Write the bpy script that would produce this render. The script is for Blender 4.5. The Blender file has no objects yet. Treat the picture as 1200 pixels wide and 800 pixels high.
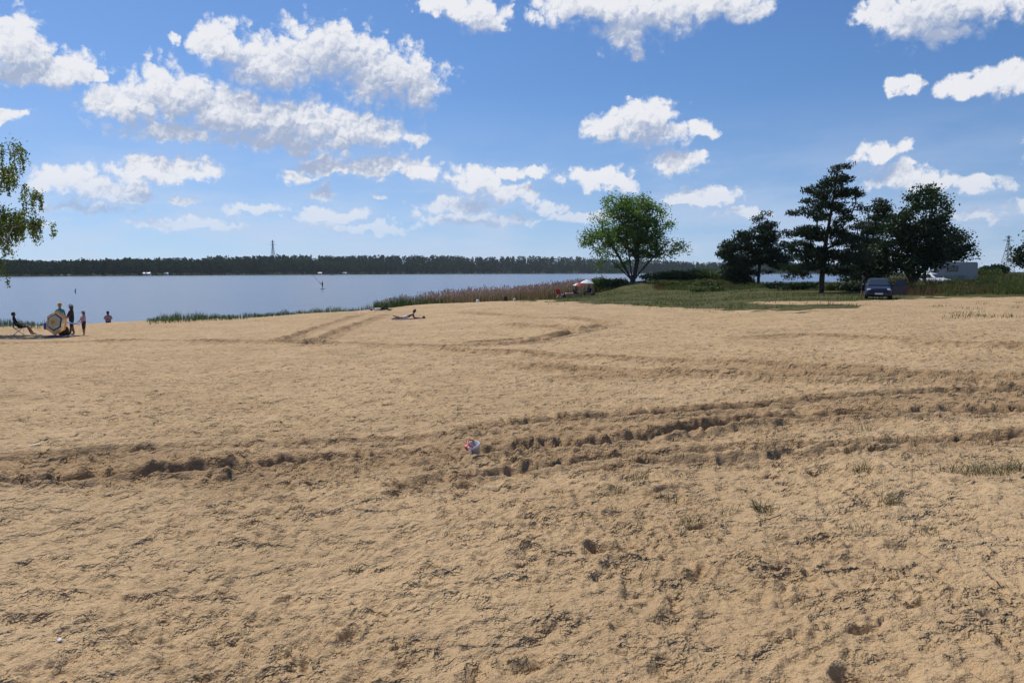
import bpy, bmesh, math, random
import numpy as np
from mathutils import Vector, Matrix

R = math.radians
rng = np.random.default_rng(11)
random.seed(11)
sc = bpy.context.scene
COL = sc.collection

# ------------------------------------------------------------------ camera
F = 915.0                      # focal length in pixels of a 1200 px wide picture
HOR = 318.5                    # horizon row
PITCH = math.atan((400 - HOR) / F)
cam_d = bpy.data.cameras.new('camera')
cam_d.sensor_width = 36.0
cam_d.lens = 36.0 * F / 1200.0
cam_d.clip_start = 0.05
cam_d.clip_end = 20000
cam = bpy.data.objects.new('camera', cam_d)
COL.objects.link(cam)
cam.location = (0, 0, 0)
cam.rotation_euler = (math.pi / 2 - PITCH, 0, 0)
sc.camera = cam

# ------------------------------------------------------------------ light
SUN_EL, SUN_AZ = 54.0, -40.0   # degrees; azimuth from +Y towards +X
SUN_STRENGTH, SKY_STRENGTH, EXPOSURE = 4.0, 0.098, 0.0
sd = bpy.data.lights.new('sun', 'SUN')
sd.energy = SUN_STRENGTH
sd.angle = R(0.53)
sd.color = (1.0, 0.955, 0.88)
sun = bpy.data.objects.new('sun', sd)
COL.objects.link(sun)
to_sun = Vector((math.sin(R(SUN_AZ)) * math.cos(R(SUN_EL)), math.cos(R(SUN_AZ)) * math.cos(R(SUN_EL)), math.sin(R(SUN_EL))))
sun.rotation_euler = to_sun.to_track_quat('Z', 'Y').to_euler()
sun.location = to_sun * 60
sc.view_settings.view_transform = 'Standard'
sc.view_settings.look = 'None'
sc.view_settings.gamma = 1.0
sc.view_settings.exposure = EXPOSURE
sc.view_settings.use_curve_mapping = False
sc.render.film_transparent = False
sc.cycles.use_adaptive_sampling = True
sc.cycles.adaptive_threshold = 0.015
sc.cycles.use_denoising = True
sc.cycles.denoiser = 'OPENIMAGEDENOISE'
sc.cycles.denoising_input_passes = 'RGB_ALBEDO_NORMAL'
sc.cycles.denoising_prefilter = 'ACCURATE'
sc.cycles.max_bounces = 6
sc.cycles.diffuse_bounces = 3
sc.cycles.glossy_bounces = 3
sc.cycles.transmission_bounces = 4
sc.cycles.transparent_max_bounces = 6
sc.cycles.volume_bounces = 0
sc.cycles.sample_clamp_direct = 3.0
sc.cycles.sample_clamp_indirect = 1.5
sc.cycles.caustics_reflective = False
sc.cycles.caustics_refractive = False


def pdir(px, py):
    """direction of a photograph pixel"""
    u, v = (px - 600) / F, (400 - py) / F
    c, s = math.cos(PITCH), math.sin(PITCH)
    return np.array([u, c + v * s, -s + v * c])


def at(px, py, Y):
    d = pdir(px, py)
    return d * (Y / d[1])


def azel(px, py):
    d = pdir(px, py)
    return math.degrees(math.atan2(d[0], d[1])), math.degrees(math.atan2(d[2], math.hypot(d[0], d[1])))


# ------------------------------------------------------------------ sky with cumulus clouds
# centre x, centre y, half width, half height in photograph pixels
CLOUDS = [
    (258, 54, 34, 25), (318, 78, 70, 32), (388, 66, 74, 38), (452, 90, 70, 40), (492, 108, 34, 26),
    (148, 122, 45, 25), (210, 114, 60, 33), (272, 132, 80, 34), (340, 144, 84, 32), (420, 154, 76, 25), (490, 160, 17, 11), (200, 152, 66, 18), (330, 166, 120, 15),
    (14, 52, 36, 28), (62, 80, 42, 23), (28, 82, 50, 18), (104, 88, 14, 9),
    (8, 136, 22, 8),
    (76, 211, 46, 14), (132, 222, 62, 15), (182, 200, 58, 14), (228, 202, 28, 11), (214, 237, 22, 7),
    (378, 196, 46, 16), (432, 192, 62, 16), (490, 200, 34, 14), (348, 208, 26, 8),
    (380, 225, 23, 12), (446, 229, 11, 5),
    (560, 214, 40, 18), (600, 226, 32, 14), (545, 241, 56, 12), (622, 198, 25, 9), (598, 200, 14, 7),
    (522, 4, 36, 12), (556, 15, 40, 20), (572, 32, 26, 10),
    (700, 8, 78, 24), (762, 14, 82, 30), (832, 3, 72, 24), (734, 38, 42, 22), (750, 63, 14, 10), (872, 14, 34, 14),
    (1030, 17, 25, 16), (1098, 13, 58, 32), (1152, 4, 58, 22), (1108, 40, 38, 12),
    (1060, 100, 21, 10), (1130, 103, 32, 12), (1180, 92, 34, 16),
    (720, 150, 38, 20), (754, 139, 42, 25), (768, 156, 42, 16), (822, 152, 20, 11), (790, 188, 36, 15),
    (1030, 179, 30, 12), (1055, 209, 38, 15), (1088, 216, 24, 11), (1142, 214, 30, 10),
    (696, 210, 46, 13), (728, 216, 24, 8), (822, 228, 38, 11), (798, 235, 26, 8), (872, 248, 36, 9),
    (1190, 238, 16, 9), (1150, 251, 24, 6), (300, 245, 40, 8), (380, 252, 42, 10), (560, 258, 90, 11), (96, 243, 64, 8), (642, 242, 32, 10), (220, 262, 70, 8), (430, 268, 60, 7), (690, 255, 60, 8), (10, 262, 50, 8),
    (198, 48, 8, 7),
    # the same cumulus field goes on outside the frame
    (-120, 60, 90, 40), (-190, 150, 80, 26), (-60, 205, 50, 14), (1330, 60, 90, 34), (1290, 170, 50, 16),
    (150, -110, 120, 45), (420, -160, 150, 50), (1000, -130, 110, 45), (760, -260, 160, 60), (100, -330, 160, 70), (1250, -240, 140, 60),
]

world = bpy.data.worlds.new('World')
sc.world = world
world.use_nodes = True
world.cycles.sampling_method = 'NONE'
wt = world.node_tree
wt.nodes.clear()


def mknode(t, typ, **kw):
    n = t.nodes.new(typ)
    for k, v in kw.items():
        setattr(n, k, v)
    return n


def math_n(t, op, a, b=None, c=None, clamp=False):
    n = t.nodes.new('ShaderNodeMath')
    n.operation = op
    n.use_clamp = clamp
    for i, v in enumerate((a, b, c)):
        if v is None:
            continue
        if isinstance(v, (int, float)):
            n.inputs[i].default_value = v
        else:
            t.links.new(v, n.inputs[i])
    return n.outputs[0]


def vmath_n(t, op, a, b=None, c=None):
    n = t.nodes.new('ShaderNodeVectorMath')
    n.operation = op
    for i, v in enumerate((a, b, c)):
        if v is None:
            continue
        if isinstance(v, (tuple, list)):
            n.inputs[i].default_value = v
        else:
            t.links.new(v, n.inputs[i])
    return n.outputs['Value'] if op in ('LENGTH', 'DOT_PRODUCT', 'DISTANCE') else n.outputs['Vector']


def map_n(t, v, a, b, c=0.0, d=1.0, smooth=True):
    n = t.nodes.new('ShaderNodeMapRange')
    n.interpolation_type = 'SMOOTHSTEP' if smooth else 'LINEAR'
    t.links.new(v, n.inputs[0])
    for i, k in enumerate((a, b, c, d)):
        n.inputs[1 + i].default_value = k
    return n.outputs[0]


BLOBS = []
for (cx, cy, rx, ry) in CLOUDS:
    a0, e0 = azel(cx, cy)
    BLOBS.append((a0, e0, rx / 16.0, ry / 16.0))


def blob_group(i, blobs):
    """measures how far a sky direction lies from the nearest cloud heart"""
    g = bpy.data.node_groups.new('cloud_field_%d' % i, 'ShaderNodeTree')
    g.interface.new_socket('P', in_out='INPUT', socket_type='NodeSocketVector')
    g.interface.new_socket('D', in_out='OUTPUT', socket_type='NodeSocketFloat')
    gi, go = g.nodes.new('NodeGroupInput'), g.nodes.new('NodeGroupOutput')
    acc = None
    for (a0, e0, rx, ry) in blobs:
        q = vmath_n(g, 'MULTIPLY_ADD', gi.outputs[0], (1 / rx, 1 / ry, 0), (-a0 / rx, -e0 / ry, 0))
        L = vmath_n(g, 'LENGTH', q)
        acc = L if acc is None else math_n(g, 'MINIMUM', acc, L)
    g.links.new(acc, go.inputs[0])
    return g


tc = mknode(wt, 'ShaderNodeTexCoord')
sep = mknode(wt, 'ShaderNodeSeparateXYZ')
nrm = vmath_n(wt, 'NORMALIZE', tc.outputs['Generated'])
wt.links.new(nrm, sep.inputs[0])
az = math_n(wt, 'MULTIPLY', math_n(wt, 'ARCTAN2', sep.outputs[0], sep.outputs[1]), 57.29578)
el = math_n(wt, 'MULTIPLY', math_n(wt, 'ARCSINE', sep.outputs[2]), 57.29578)
comb = mknode(wt, 'ShaderNodeCombineXYZ')
wt.links.new(az, comb.inputs[0])
wt.links.new(el, comb.inputs[1])
P = comb.outputs[0]


def wnoise(vec, scale, detail, rough, dist=0.0):
    n = mknode(wt, 'ShaderNodeTexNoise')
    n.noise_dimensions = '2D'
    n.inputs['Scale'].default_value = scale
    n.inputs['Detail'].default_value = detail
    n.inputs['Roughness'].default_value = rough
    n.inputs['Distortion'].default_value = dist
    wt.links.new(vec, n.inputs['Vector'])
    return n


n1 = wnoise(P, 0.42, 5.0, 0.55)
warp = vmath_n(wt, 'MULTIPLY', vmath_n(wt, 'SUBTRACT', n1.outputs['Color'], (0.5, 0.5, 0.5)), (2.9, 2.2, 0))
PW = vmath_n(wt, 'ADD', P, warp)


def billow(vec, scale, detail):
    n = mknode(wt, 'ShaderNodeTexVoronoi')
    n.voronoi_dimensions = '2D'
    n.feature = 'F1'
    n.normalize = True
    n.inputs['Scale'].default_value = scale
    n.inputs['Detail'].default_value = detail
    n.inputs['Roughness'].default_value = 0.46
    n.inputs['Lacunarity'].default_value = 2.3
    wt.links.new(vec, n.inputs['Vector'])
    return n.outputs['Distance']


n2 = wnoise(P, 1.3, 4.0, 0.6)
PB = vmath_n(wt, 'ADD', P, vmath_n(wt, 'MULTIPLY', vmath_n(wt, 'SUBTRACT', n2.outputs['Color'], (0.5, 0.5, 0.5)), (0.9, 0.9, 0)))
v0 = billow(PB, 0.92, 2.0)
v1 = billow(vmath_n(wt, 'ADD', PB, (-0.11, 0.20, 0.0)), 0.92, 2.0)
PW2 = vmath_n(wt, 'ADD', PW, (-0.30, 1.45, 0.0))
frill = math_n(wt, 'ADD', math_n(wt, 'MULTIPLY', math_n(wt, 'SUBTRACT', v0, 0.34), 1.25), math_n(wt, 'MULTIPLY', math_n(wt, 'SUBTRACT', n2.outputs['Fac'], 0.5), 0.75))
relief = math_n(wt, 'MULTIPLY', math_n(wt, 'SUBTRACT', v1, v0), 1.9)
low = math_n(wt, 'MULTIPLY', map_n(wt, el, 1.0, 7.5, 0.30, 1.0), 0.97)

lift = vmath_n(wt, 'NORMALIZE', vmath_n(wt, 'ADD', vmath_n(wt, 'MULTIPLY', nrm, (1, 1, 0.93)), (0, 0, 0.072)))
sky = mknode(wt, 'ShaderNodeTexSky')
sky.sky_type = 'NISHITA'
sky.sun_disc = False
sky.sun_elevation = R(SUN_EL)
sky.sun_rotation = R(SUN_AZ)
sky.altitude = 100
sky.air_density = 1.0
sky.dust_density = 0.35
sky.ozone_density = 1.6
wt.links.new(lift, sky.inputs['Vector'])
hs = mknode(wt, 'ShaderNodeHueSaturation')
hs.inputs['Saturation'].default_value = 1.22
wt.links.new(sky.outputs[0], hs.inputs['Color'])
tint = mknode(wt, 'ShaderNodeMix', data_type='RGBA', blend_type='MULTIPLY')
tint.inputs[0].default_value = 1.0
tint.inputs[7].default_value = (0.87, 0.94, 1.10, 1)
wt.links.new(hs.outputs[0], tint.inputs[6])


def sky_part(blobs):
    """clear sky plus the cumulus"""
    b_sky = mknode(wt, 'ShaderNodeBackground')
    b_sky.inputs[1].default_value = SKY_STRENGTH
    wt.links.new(tint.outputs[2], b_sky.inputs[0])
    ds = []
    for i, (vec, bl) in enumerate(((PW, blobs), (PW2, [q for q in blobs if q[2] > 1.55]))):
        g = mknode(wt, 'ShaderNodeGroup')
        g.node_tree = blob_group(i, bl)
        wt.links.new(vec, g.inputs[0])
        ds.append(g.outputs[0])
    d0, d1 = ds
    slope = math_n(wt, 'SUBTRACT', d1, d0)
    width = map_n(wt, slope, -0.5, 0.4, 1.05, 0.48)
    dens = math_n(wt, 'DIVIDE', math_n(wt, 'SUBTRACT', 1.06, math_n(wt, 'ADD', d0, frill)), width, clamp=True)
    dens = math_n(wt, 'MULTIPLY', map_n(wt, dens, 0.0, 1.0), low)
    thick = map_n(wt, d0, 0.10, 1.0, -0.52, 0.14)
    litf = map_n(wt, math_n(wt, 'ADD', math_n(wt, 'ADD', slope, relief), thick), -0.60, 0.50)
    crgb = mknode(wt, 'ShaderNodeMix', data_type='RGBA')
    wt.links.new(litf, crgb.inputs[0])
    crgb.inputs[6].default_value = (0.42, 0.50, 0.68, 1)
    crgb.inputs[7].default_value = (0.93, 0.94, 0.98, 1)
    b_cl = mknode(wt, 'ShaderNodeBackground')
    b_cl.inputs[1].default_value = 0.92
    wt.links.new(crgb.outputs[2], b_cl.inputs[0])
    # thin veils of far cloud low over the horizon
    sv = mknode(wt, 'ShaderNodeVectorMath', operation='MULTIPLY')
    sv.inputs[1].default_value = (0.10, 0.42, 1.0)
    wt.links.new(P, sv.inputs[0])
    vn = wnoise(sv.outputs[0], 1.0, 4.0, 0.6)
    veil = math_n(wt, 'MULTIPLY', map_n(wt, el, 13.0, 0.5, 0.0, 0.62), map_n(wt, vn.outputs['Fac'], 0.30, 0.68, 0.35, 1.0))
    b_veil = mknode(wt, 'ShaderNodeBackground')
    b_veil.inputs[0].default_value = (0.60, 0.68, 0.85, 1)
    mv = mknode(wt, 'ShaderNodeMixShader')
    wt.links.new(veil, mv.inputs[0])
    wt.links.new(b_sky.outputs[0], mv.inputs[1])
    wt.links.new(b_veil.outputs[0], mv.inputs[2])
    mx = mknode(wt, 'ShaderNodeMixShader')
    wt.links.new(dens, mx.inputs[0])
    wt.links.new(mv.outputs[0], mx.inputs[1])
    wt.links.new(b_cl.outputs[0], mx.inputs[2])
    return mx.outputs[0]


out = sky_part(BLOBS)
wo = mknode(wt, 'ShaderNodeOutputWorld')
wt.links.new(out, wo.inputs[0])

# ------------------------------------------------------------------ numpy noise
def hash2(ix, iy, seed):
    h = (ix.astype(np.int64) * 374761393 + iy.astype(np.int64) * 668265263 + seed * 974634777) & 0xffffffff
    h = ((h ^ (h >> 13)) * 1274126177) & 0xffffffff
    h = ((h ^ (h >> 16)) * 2246822519) & 0xffffffff
    return ((h ^ (h >> 15)) & 0xffffff) / float(0xffffff)


def vnoise(x, y, seed):
    ix, iy = np.floor(x), np.floor(y)
    fx, fy = x - ix, y - iy
    fx = fx * fx * fx * (fx * (fx * 6 - 15) + 10)
    fy = fy * fy * fy * (fy * (fy * 6 - 15) + 10)
    a = hash2(ix, iy, seed); b = hash2(ix + 1, iy, seed)
    c = hash2(ix, iy + 1, seed); d = hash2(ix + 1, iy + 1, seed)
    return (a + (b - a) * fx) * (1 - fy) + (c + (d - c) * fx) * fy


def sstep(a, b, x):
    t = np.clip((x - a) / (b - a), 0, 1)
    return t * t * (3 - 2 * t)


# ------------------------------------------------------------------ terrain
# photograph column -> (depth, height) pairs, camera height = 0
TAB = {
    -1400: [(0, -1.6), (30, -2.6), (50, -3.6), (62, -4.1), (90, -5.5)],
    -300: [(0, -1.6), (20, -2.5), (40, -3.45), (52, -3.9), (58, -4.15), (90, -5.5)],
    75: [(0, -1.6), (20, -2.5), (44, -3.62), (56, -3.88), (62, -4.1), (90, -5.5)],
    280: [(0, -1.6), (20, -2.45), (44, -3.4), (64, -3.85), (71, -4.06), (95, -5.5)],
    400: [(0, -1.6), (20, -2.4), (53, -3.28), (66, -3.4), (74, -3.75), (80, -4.08), (100, -5.5)],
    445: [(0, -1.6), (20, -2.4), (53, -3.22), (65, -3.13), (72, -3.3), (80, -4.1), (104, -5.5)],
    478: [(0, -1.6), (20, -2.37), (53, -3.33), (65, -3.06), (74, -3.0), (84, -4.1), (110, -5.5)],
    600: [(0, -1.6), (20, -2.25), (45, -2.72), (60, -2.55), (75, -2.7), (86, -3.2), (98, -4.1), (125, -5.5)],
    700: [(0, -1.6), (20, -2.1), (45, -2.45), (60, -2.5), (76, -2.62), (95, -2.78), (108, -2.9), (122, -3.7), (132, -4.2), (160, -5.5)],
    745: [(0, -1.6), (20, -2.05), (45, -2.4), (60, -2.5), (76, -2.62), (95, -2.4), (103, -1.3), (110, -0.85), (118, -1.3), (130, -3.4), (140, -4.3), (170, -5.5)],
    820: [(0, -1.6), (20, -1.98), (45, -2.3), (60, -2.48), (80, -2.5), (95, -2.0), (105, -1.4), (118, -1.4), (136, -3.3), (150, -4.3), (180, -5.5)],
    885: [(0, -1.6), (20, -1.9), (45, -2.12), (60, -2.15), (80, -1.98), (98, -1.68), (120, -2.0), (150, -3.5), (170, -4.3), (210, -5.5)],
    962: [(0, -1.6), (20, -1.83), (45, -2.0), (60, -1.98), (72, -1.93), (100, -1.8), (150, -2.3), (200, -4.2), (250, -5.5)],
    1025: [(0, -1.6), (20, -1.75), (45, -1.88), (55, -1.9), (70, -1.85), (100, -1.6), (200, -1.6), (400, -2.5), (900, -3.0)],
    1200: [(0, -1.6), (20, -1.68), (45, -1.8), (60, -1.72), (75, -1.45), (100, -1.3), (300, -1.0), (900, -0.5)],
    1800: [(0, -1.6), (20, -1.62), (60, -1.5), (100, -1.2), (300, -0.5), (900, 1.0)],
}
AZ0, DAZ, NAZ = -180.0, 0.5, 721
LR = np.linspace(math.log(0.3), math.log(5000), 300)
rg = np.exp(LR)
rows_az, rows_z = [], []
for pxk in sorted(TAB):
    a = math.atan((pxk - 600) / F)
    rr = np.array([k[0] / math.cos(a) for k in TAB[pxk]])
    zz = np.array([k[1] for k in TAB[pxk]])
    rows_az.append(math.degrees(a))
    rows_z.append(np.interp(rg, rr, zz))
rows_az = [-180, -110] + rows_az + [110, 180]
flat = np.full_like(rg, -1.6)
rows_z = [flat, flat - np.clip(rg / 60, 0, 1) * 0.8] + rows_z + [flat + np.clip(rg / 300, 0, 1), flat]
rows_z = np.array(rows_z)
ag = AZ0 + DAZ * np.arange(NAZ)
G = np.stack([np.interp(ag, rows_az, rows_z[:, j]) for j in range(len(rg))], 1)
# the far shore: distance of the waterline and height of the wooded hill behind it
sh_px = np.array([-1400, -300, 0, 170, 340, 640, 830, 960, 1020])
sh_d = np.array([420, 540, 640, 820, 1050, 1600, 1700, 1500, 1000.0])
hl_h = np.array([2, 2, 3, 6, 15, 23, 13, 8, 3.0])
sh_az = np.degrees(np.arctan((sh_px - 600) / F))
S = np.interp(ag, sh_az, sh_d / np.cos(np.radians(sh_az)))
Hh = np.interp(ag, sh_az, hl_h)
far = -4.5 + 0.9 * sstep(0, 8, rg[None, :] - S[:, None]) + Hh[:, None] * sstep(10, 320, rg[None, :] - S[:, None])
wet = (sstep(25.0, 23.6, ag))[:, None]
wfar = sstep(0.985, 1.0, rg[None, :] / S[:, None]) * wet


def blur(A, s, ax):
    k = np.exp(-0.5 * (np.arange(-int(3 * s), int(3 * s) + 1) / s) ** 2)
    k /= k.sum()
    pad = [(0, 0), (0, 0)]
    pad[ax] = (len(k) // 2, len(k) // 2)
    return np.apply_along_axis(lambda v: np.convolve(v, k, 'valid'), ax, np.pad(A, pad, mode='edge'))


G = blur(blur(G, 1.6, 0), 1.3, 1)
G = G * (1 - wfar) + far * wfar


def zbase(x, y):
    x = np.asarray(x, float); y = np.asarray(y, float)
    a = (np.degrees(np.arctan2(x, y)) - AZ0) / DAZ
    r = (np.log(np.maximum(np.hypot(x, y), 0.31)) - LR[0]) / (LR[1] - LR[0])
    i = np.clip(np.floor(a).astype(int), 0, NAZ - 2); j = np.clip(np.floor(r).astype(int), 0, len(LR) - 2)
    fa, fr = np.clip(a - i, 0, 1), np.clip(r - j, 0, 1)
    return (G[i, j] * (1 - fa) + G[i + 1, j] * fa) * (1 - fr) + (G[i, j + 1] * (1 - fa) + G[i + 1, j + 1] * fa) * fr


def hit(px, py):
    """where the ray of a photograph pixel meets the ground"""
    d = pdir(px, py)
    t = np.exp(np.linspace(math.log(1.5), math.log(400), 3000))
    p = d[None, :] * t[:, None]
    below = p[:, 2] < zbase(p[:, 0], p[:, 1])
    k = int(np.argmax(below)) if below.any() else len(t) - 1
    return p[k, 0], p[k, 1]


def project(x, y, z):
    c, s = math.cos(PITCH), math.sin(PITCH)
    dep = y * c - z * s
    dep = np.where(dep > 0.05, dep, 0.05)
    return 600 + F * x / dep, 400 - F * (y * s + z * c) / dep


# wheel tracks: photograph polylines, rut depth, rut half width
TRACKS = [
    ([(520, 412), (600, 415), (725, 421), (900, 429), (1000, 434), (1200, 441), (1330, 446)], 0.13, 0.26),
    ([(600, 428), (725, 437), (850, 442), (1000, 447), (1200, 457), (1330, 463)], 0.15, 0.26),
    ([(560, 505), (600, 495), (775, 485), (875, 475), (950, 470), (1025, 467), (1200, 463), (1330, 460)], 0.11, 0.20),
    ([(500, 537), (600, 526), (750, 515), (810, 505), (860, 496), (950, 490), (1065, 486), (1200, 483), (1330, 482)], 0.14, 0.20),
    ([(480, 568), (600, 550), (675, 537), (775, 531), (950, 523), (1000, 520), (1100, 516), (1200, 511), (1330, 508)], 0.08, 0.15),
    ([(700, 548), (765, 542), (900, 537), (990, 531), (1080, 524)], 0.05, 0.12),
    ([(-100, 576), (0, 566), (120, 562), (200, 556), (330, 545), (440, 536), (540, 528)], 0.09, 0.16),
    ([(-100, 540), (0, 536), (120, 530), (240, 525), (360, 520), (480, 514), (560, 505)], 0.07, 0.18),
    ([(330, 400), (365, 387), (400, 375), (425, 368)], 0.16, 0.30),
    ([(365, 402), (400, 387), (430, 376), (450, 369)], 0.16, 0.30),
    ([(0, 402), (200, 399), (330, 402), (420, 404), (520, 408), (620, 402), (700, 385), (715, 380), (690, 374), (600, 371), (540, 366)], 0.15, 0.36),
    ([(600, 380), (690, 388), (640, 396), (560, 401)], 0.14, 0.34),
    ([(860, 398), (930, 392), (1020, 395), (1100, 404), (1200, 408)], 0.13, 0.34),
]
TRK = []
for pts, dep, hw in TRACKS:
    w = np.array([hit(*p) for p in pts])
    s = np.linspace(0, len(w) - 1, (len(w) - 1) * 5 + 1)
    w = np.stack([np.interp(s, np.arange(len(w)), w[:, k]) for k in (0, 1)], 1)
    for _ in range(4):
        w[1:-1] = 0.25 * w[:-2] + 0.5 * w[1:-1] + 0.25 * w[2:]
    TRK.append((w, dep, hw))
# churned strips (polyline, half width)
CHURN = []
for pts, hw in [([(-100, 556), (0, 550), (100, 545), (200, 548), (300, 552), (420, 540), (540, 528), (640, 520)], 0.95), ([(640, 512), (800, 500), (950, 486), (1200, 474), (1330, 470)], 0.9), ([(700, 440), (900, 436), (1200, 450)], 1.3), ]:
    CHURN.append((np.array([hit(*p) for p in pts]), hw))


def pl_dist(x, y, w):
    best = np.full(x.shape, 1e9)
    side = np.zeros(x.shape)
    for a, b in zip(w[:-1], w[1:]):
        d = b - a
        L2 = d @ d
        t = np.clip(((x - a[0]) * d[0] + (y - a[1]) * d[1]) / L2, 0, 1)
        ex, ey = x - a[0] - t * d[0], y - a[1] - t * d[1]
        q = ex * ex + ey * ey
        m = q < best
        best = np.where(m, q, best)
        side = np.where(m, np.sign(d[0] * ey - d[1] * ex), side)
    return np.sqrt(best), side


def pits(x, y, cell, seed, prob, depth, hard=0.22):
    """scattered foot sized hollows with pushed up rims"""
    wx = x + 0.35 * cell * (vnoise(x / cell * 1.7, y / cell * 1.7, seed + 91) - 0.5)
    wy = y + 0.35 * cell * (vnoise(x / cell * 1.7, y / cell * 1.7, seed + 92) - 0.5)
    ix, iy = np.floor(wx / cell), np.floor(wy / cell)
    out = np.zeros(x.shape)
    for dx in (-1, 0, 1):
        for dy in (-1, 0, 1):
            jx, jy = ix + dx, iy + dy
            on = hash2(jx, jy, seed) < prob
            cx = (jx + 0.15 + 0.7 * hash2(jx, jy, seed + 1)) * cell
            cy = (jy + 0.15 + 0.7 * hash2(jx, jy, seed + 2)) * cell
            an = hash2(jx, jy, seed + 3) * 6.283
            ln = cell * (0.26 + 0.2 * hash2(jx, jy, seed + 4))
            wd = ln * (0.42 + 0.35 * hash2(jx, jy, seed + 5))
            dp = depth * (0.35 + 0.9 * hash2(jx, jy, seed + 6) ** 2)
            c, s = np.cos(an), np.sin(an)
            ex, ey = wx - cx, wy - cy
            q = np.sqrt(((ex * c + ey * s) / ln) ** 2 + ((ey * c - ex * s) / wd) ** 2)
            tilt = 1 + 0.35 * (ex * c + ey * s) / ln
            out += on * dp * (-(1 - sstep(hard, 1.0, q)) * tilt + 0.42 * np.exp(-((q - 1.15) / 0.22) ** 2))
    return np.maximum(out, -1.05 * depth)


BUCKET = hit(557, 532)


def relief_at(x, y, r):
    """height of the sand's own relief; details finer than the mesh fade out"""
    sp = 0.0036 * r

    def w(lam):
        return sstep(1.4, 3.2, lam / sp)
    z = (vnoise(x / 2.6, y / 2.6, 1) - 0.5) * 0.10 + (vnoise(x / 1.1, y / 1.1, 2) - 0.5) * 0.055
    rough = 0.35 + 0.9 * sstep(0.32, 0.72, 0.6 * vnoise(x / 0.9, y / 0.9, 31) + 0.4 * vnoise(x / 3.1, y / 3.1, 32))
    ch = np.zeros(x.shape)
    for wl, hw in CHURN:
        d, _ = pl_dist(x, y, wl)
        ch = np.maximum(ch, sstep(hw * 1.25, hw * 0.35, d + 0.3 * hw * (vnoise(x / 0.4, y / 0.4, 41) - 0.5)))
    trk = np.zeros(x.shape)
    zt = np.zeros(x.shape)
    for wl, dep, hw in TRK:
        d, sd_ = pl_dist(x, y, wl)
        d = d + hw * 0.55 * (vnoise(x / 0.45, y / 0.45, 51) - 0.5) + hw * 0.3 * (vnoise(x / 0.10, y / 0.10, 53) - 0.5)
        fade = 0.45 + 0.75 * vnoise(x / 1.9, y / 1.9, 52)
        q = d / hw
        zt += fade * dep * (-(1 - sstep(0.35, 1.05, q)) + 0.62 * np.exp(-((q - 1.35) / 0.35) ** 2))
        trk = np.maximum(trk, 1 - sstep(0.8, 2.4, q))
    z += zt * w(0.4)
    ch = np.maximum(0.75 * ch, 0.40 * trk)
    z += w(0.55) * pits(x, y, 0.55, 100, 0.85, 0.034) * (0.85 + 0.5 * ch)
    z += w(0.33) * pits(x, y, 0.29, 200, 0.8, 0.036) * (0.45 + 0.6 * rough + 0.7 * ch)
    z += w(0.18) * pits(x, y, 0.14, 300, 0.7, 0.025, 0.3) * (0.7 * rough + 0.9 * ch)
    # broken crust: low steps with ragged edges
    n_ = 0.55 * vnoise(x / 0.42, y / 0.42, 64) + 0.28 * vnoise(x / 0.15, y / 0.15, 65) + 0.17 * vnoise(x / 0.06, y / 0.06, 66)
    z += w(0.20) * (0.4 + 0.6 * rough + 0.4 * ch) * 0.010 * (sstep(0.41, 0.455, n_) + sstep(0.51, 0.55, n_) + sstep(0.60, 0.64, n_) - 3 * (n_ - 0.2))
    # clods and crumbs
    c1 = np.abs(vnoise(x / 0.13, y / 0.13, 61) - 0.5) * 2
    c2 = np.abs(vnoise(x / 0.055, y / 0.055, 62) - 0.5) * 2
    c3 = vnoise(x / 0.026, y / 0.026, 63)
    z += w(0.13) * (0.35 - c1) * (0.019 * rough + 0.024 * ch)
    z += w(0.055) * (0.35 - c2) * (0.019 * rough + 0.014 * ch)
    z += w(0.026) * (c3 - 0.5) * (0.011 * rough + 0.008 * ch)
    cl = sstep(0.66, 0.86, vnoise(x / 0.085, y / 0.085, 71)) * sstep(0.45, 0.75, vnoise(x / 0.6, y / 0.6, 72) + 0.3 * ch)
    z += w(0.085) * 0.017 * cl
    cl2 = sstep(0.64, 0.80, vnoise(x / 0.045, y / 0.045, 73)) * sstep(0.40, 0.70, vnoise(x / 0.45, y / 0.45, 74) + 0.3 * ch)
    z += w(0.045) * 0.014 * cl2
    k_ = sstep(0.10, 0.34, np.hypot(x - BUCKET[0], y - BUCKET[1]))      # trodden flat where the bucket stands
    return z * (0.15 + 0.85 * k_), ch, trk


def height(x, y):
    x = np.atleast_1d(np.asarray(x, float)); y = np.atleast_1d(np.asarray(y, float))
    r = np.hypot(x, y)
    z, _, _ = relief_at(x, y, np.maximum(r, 1.8))
    return zbase(x, y) + z * sstep(110, 60, r)


def gz(x, y):
    return float(height(x, y)[0])


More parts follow.
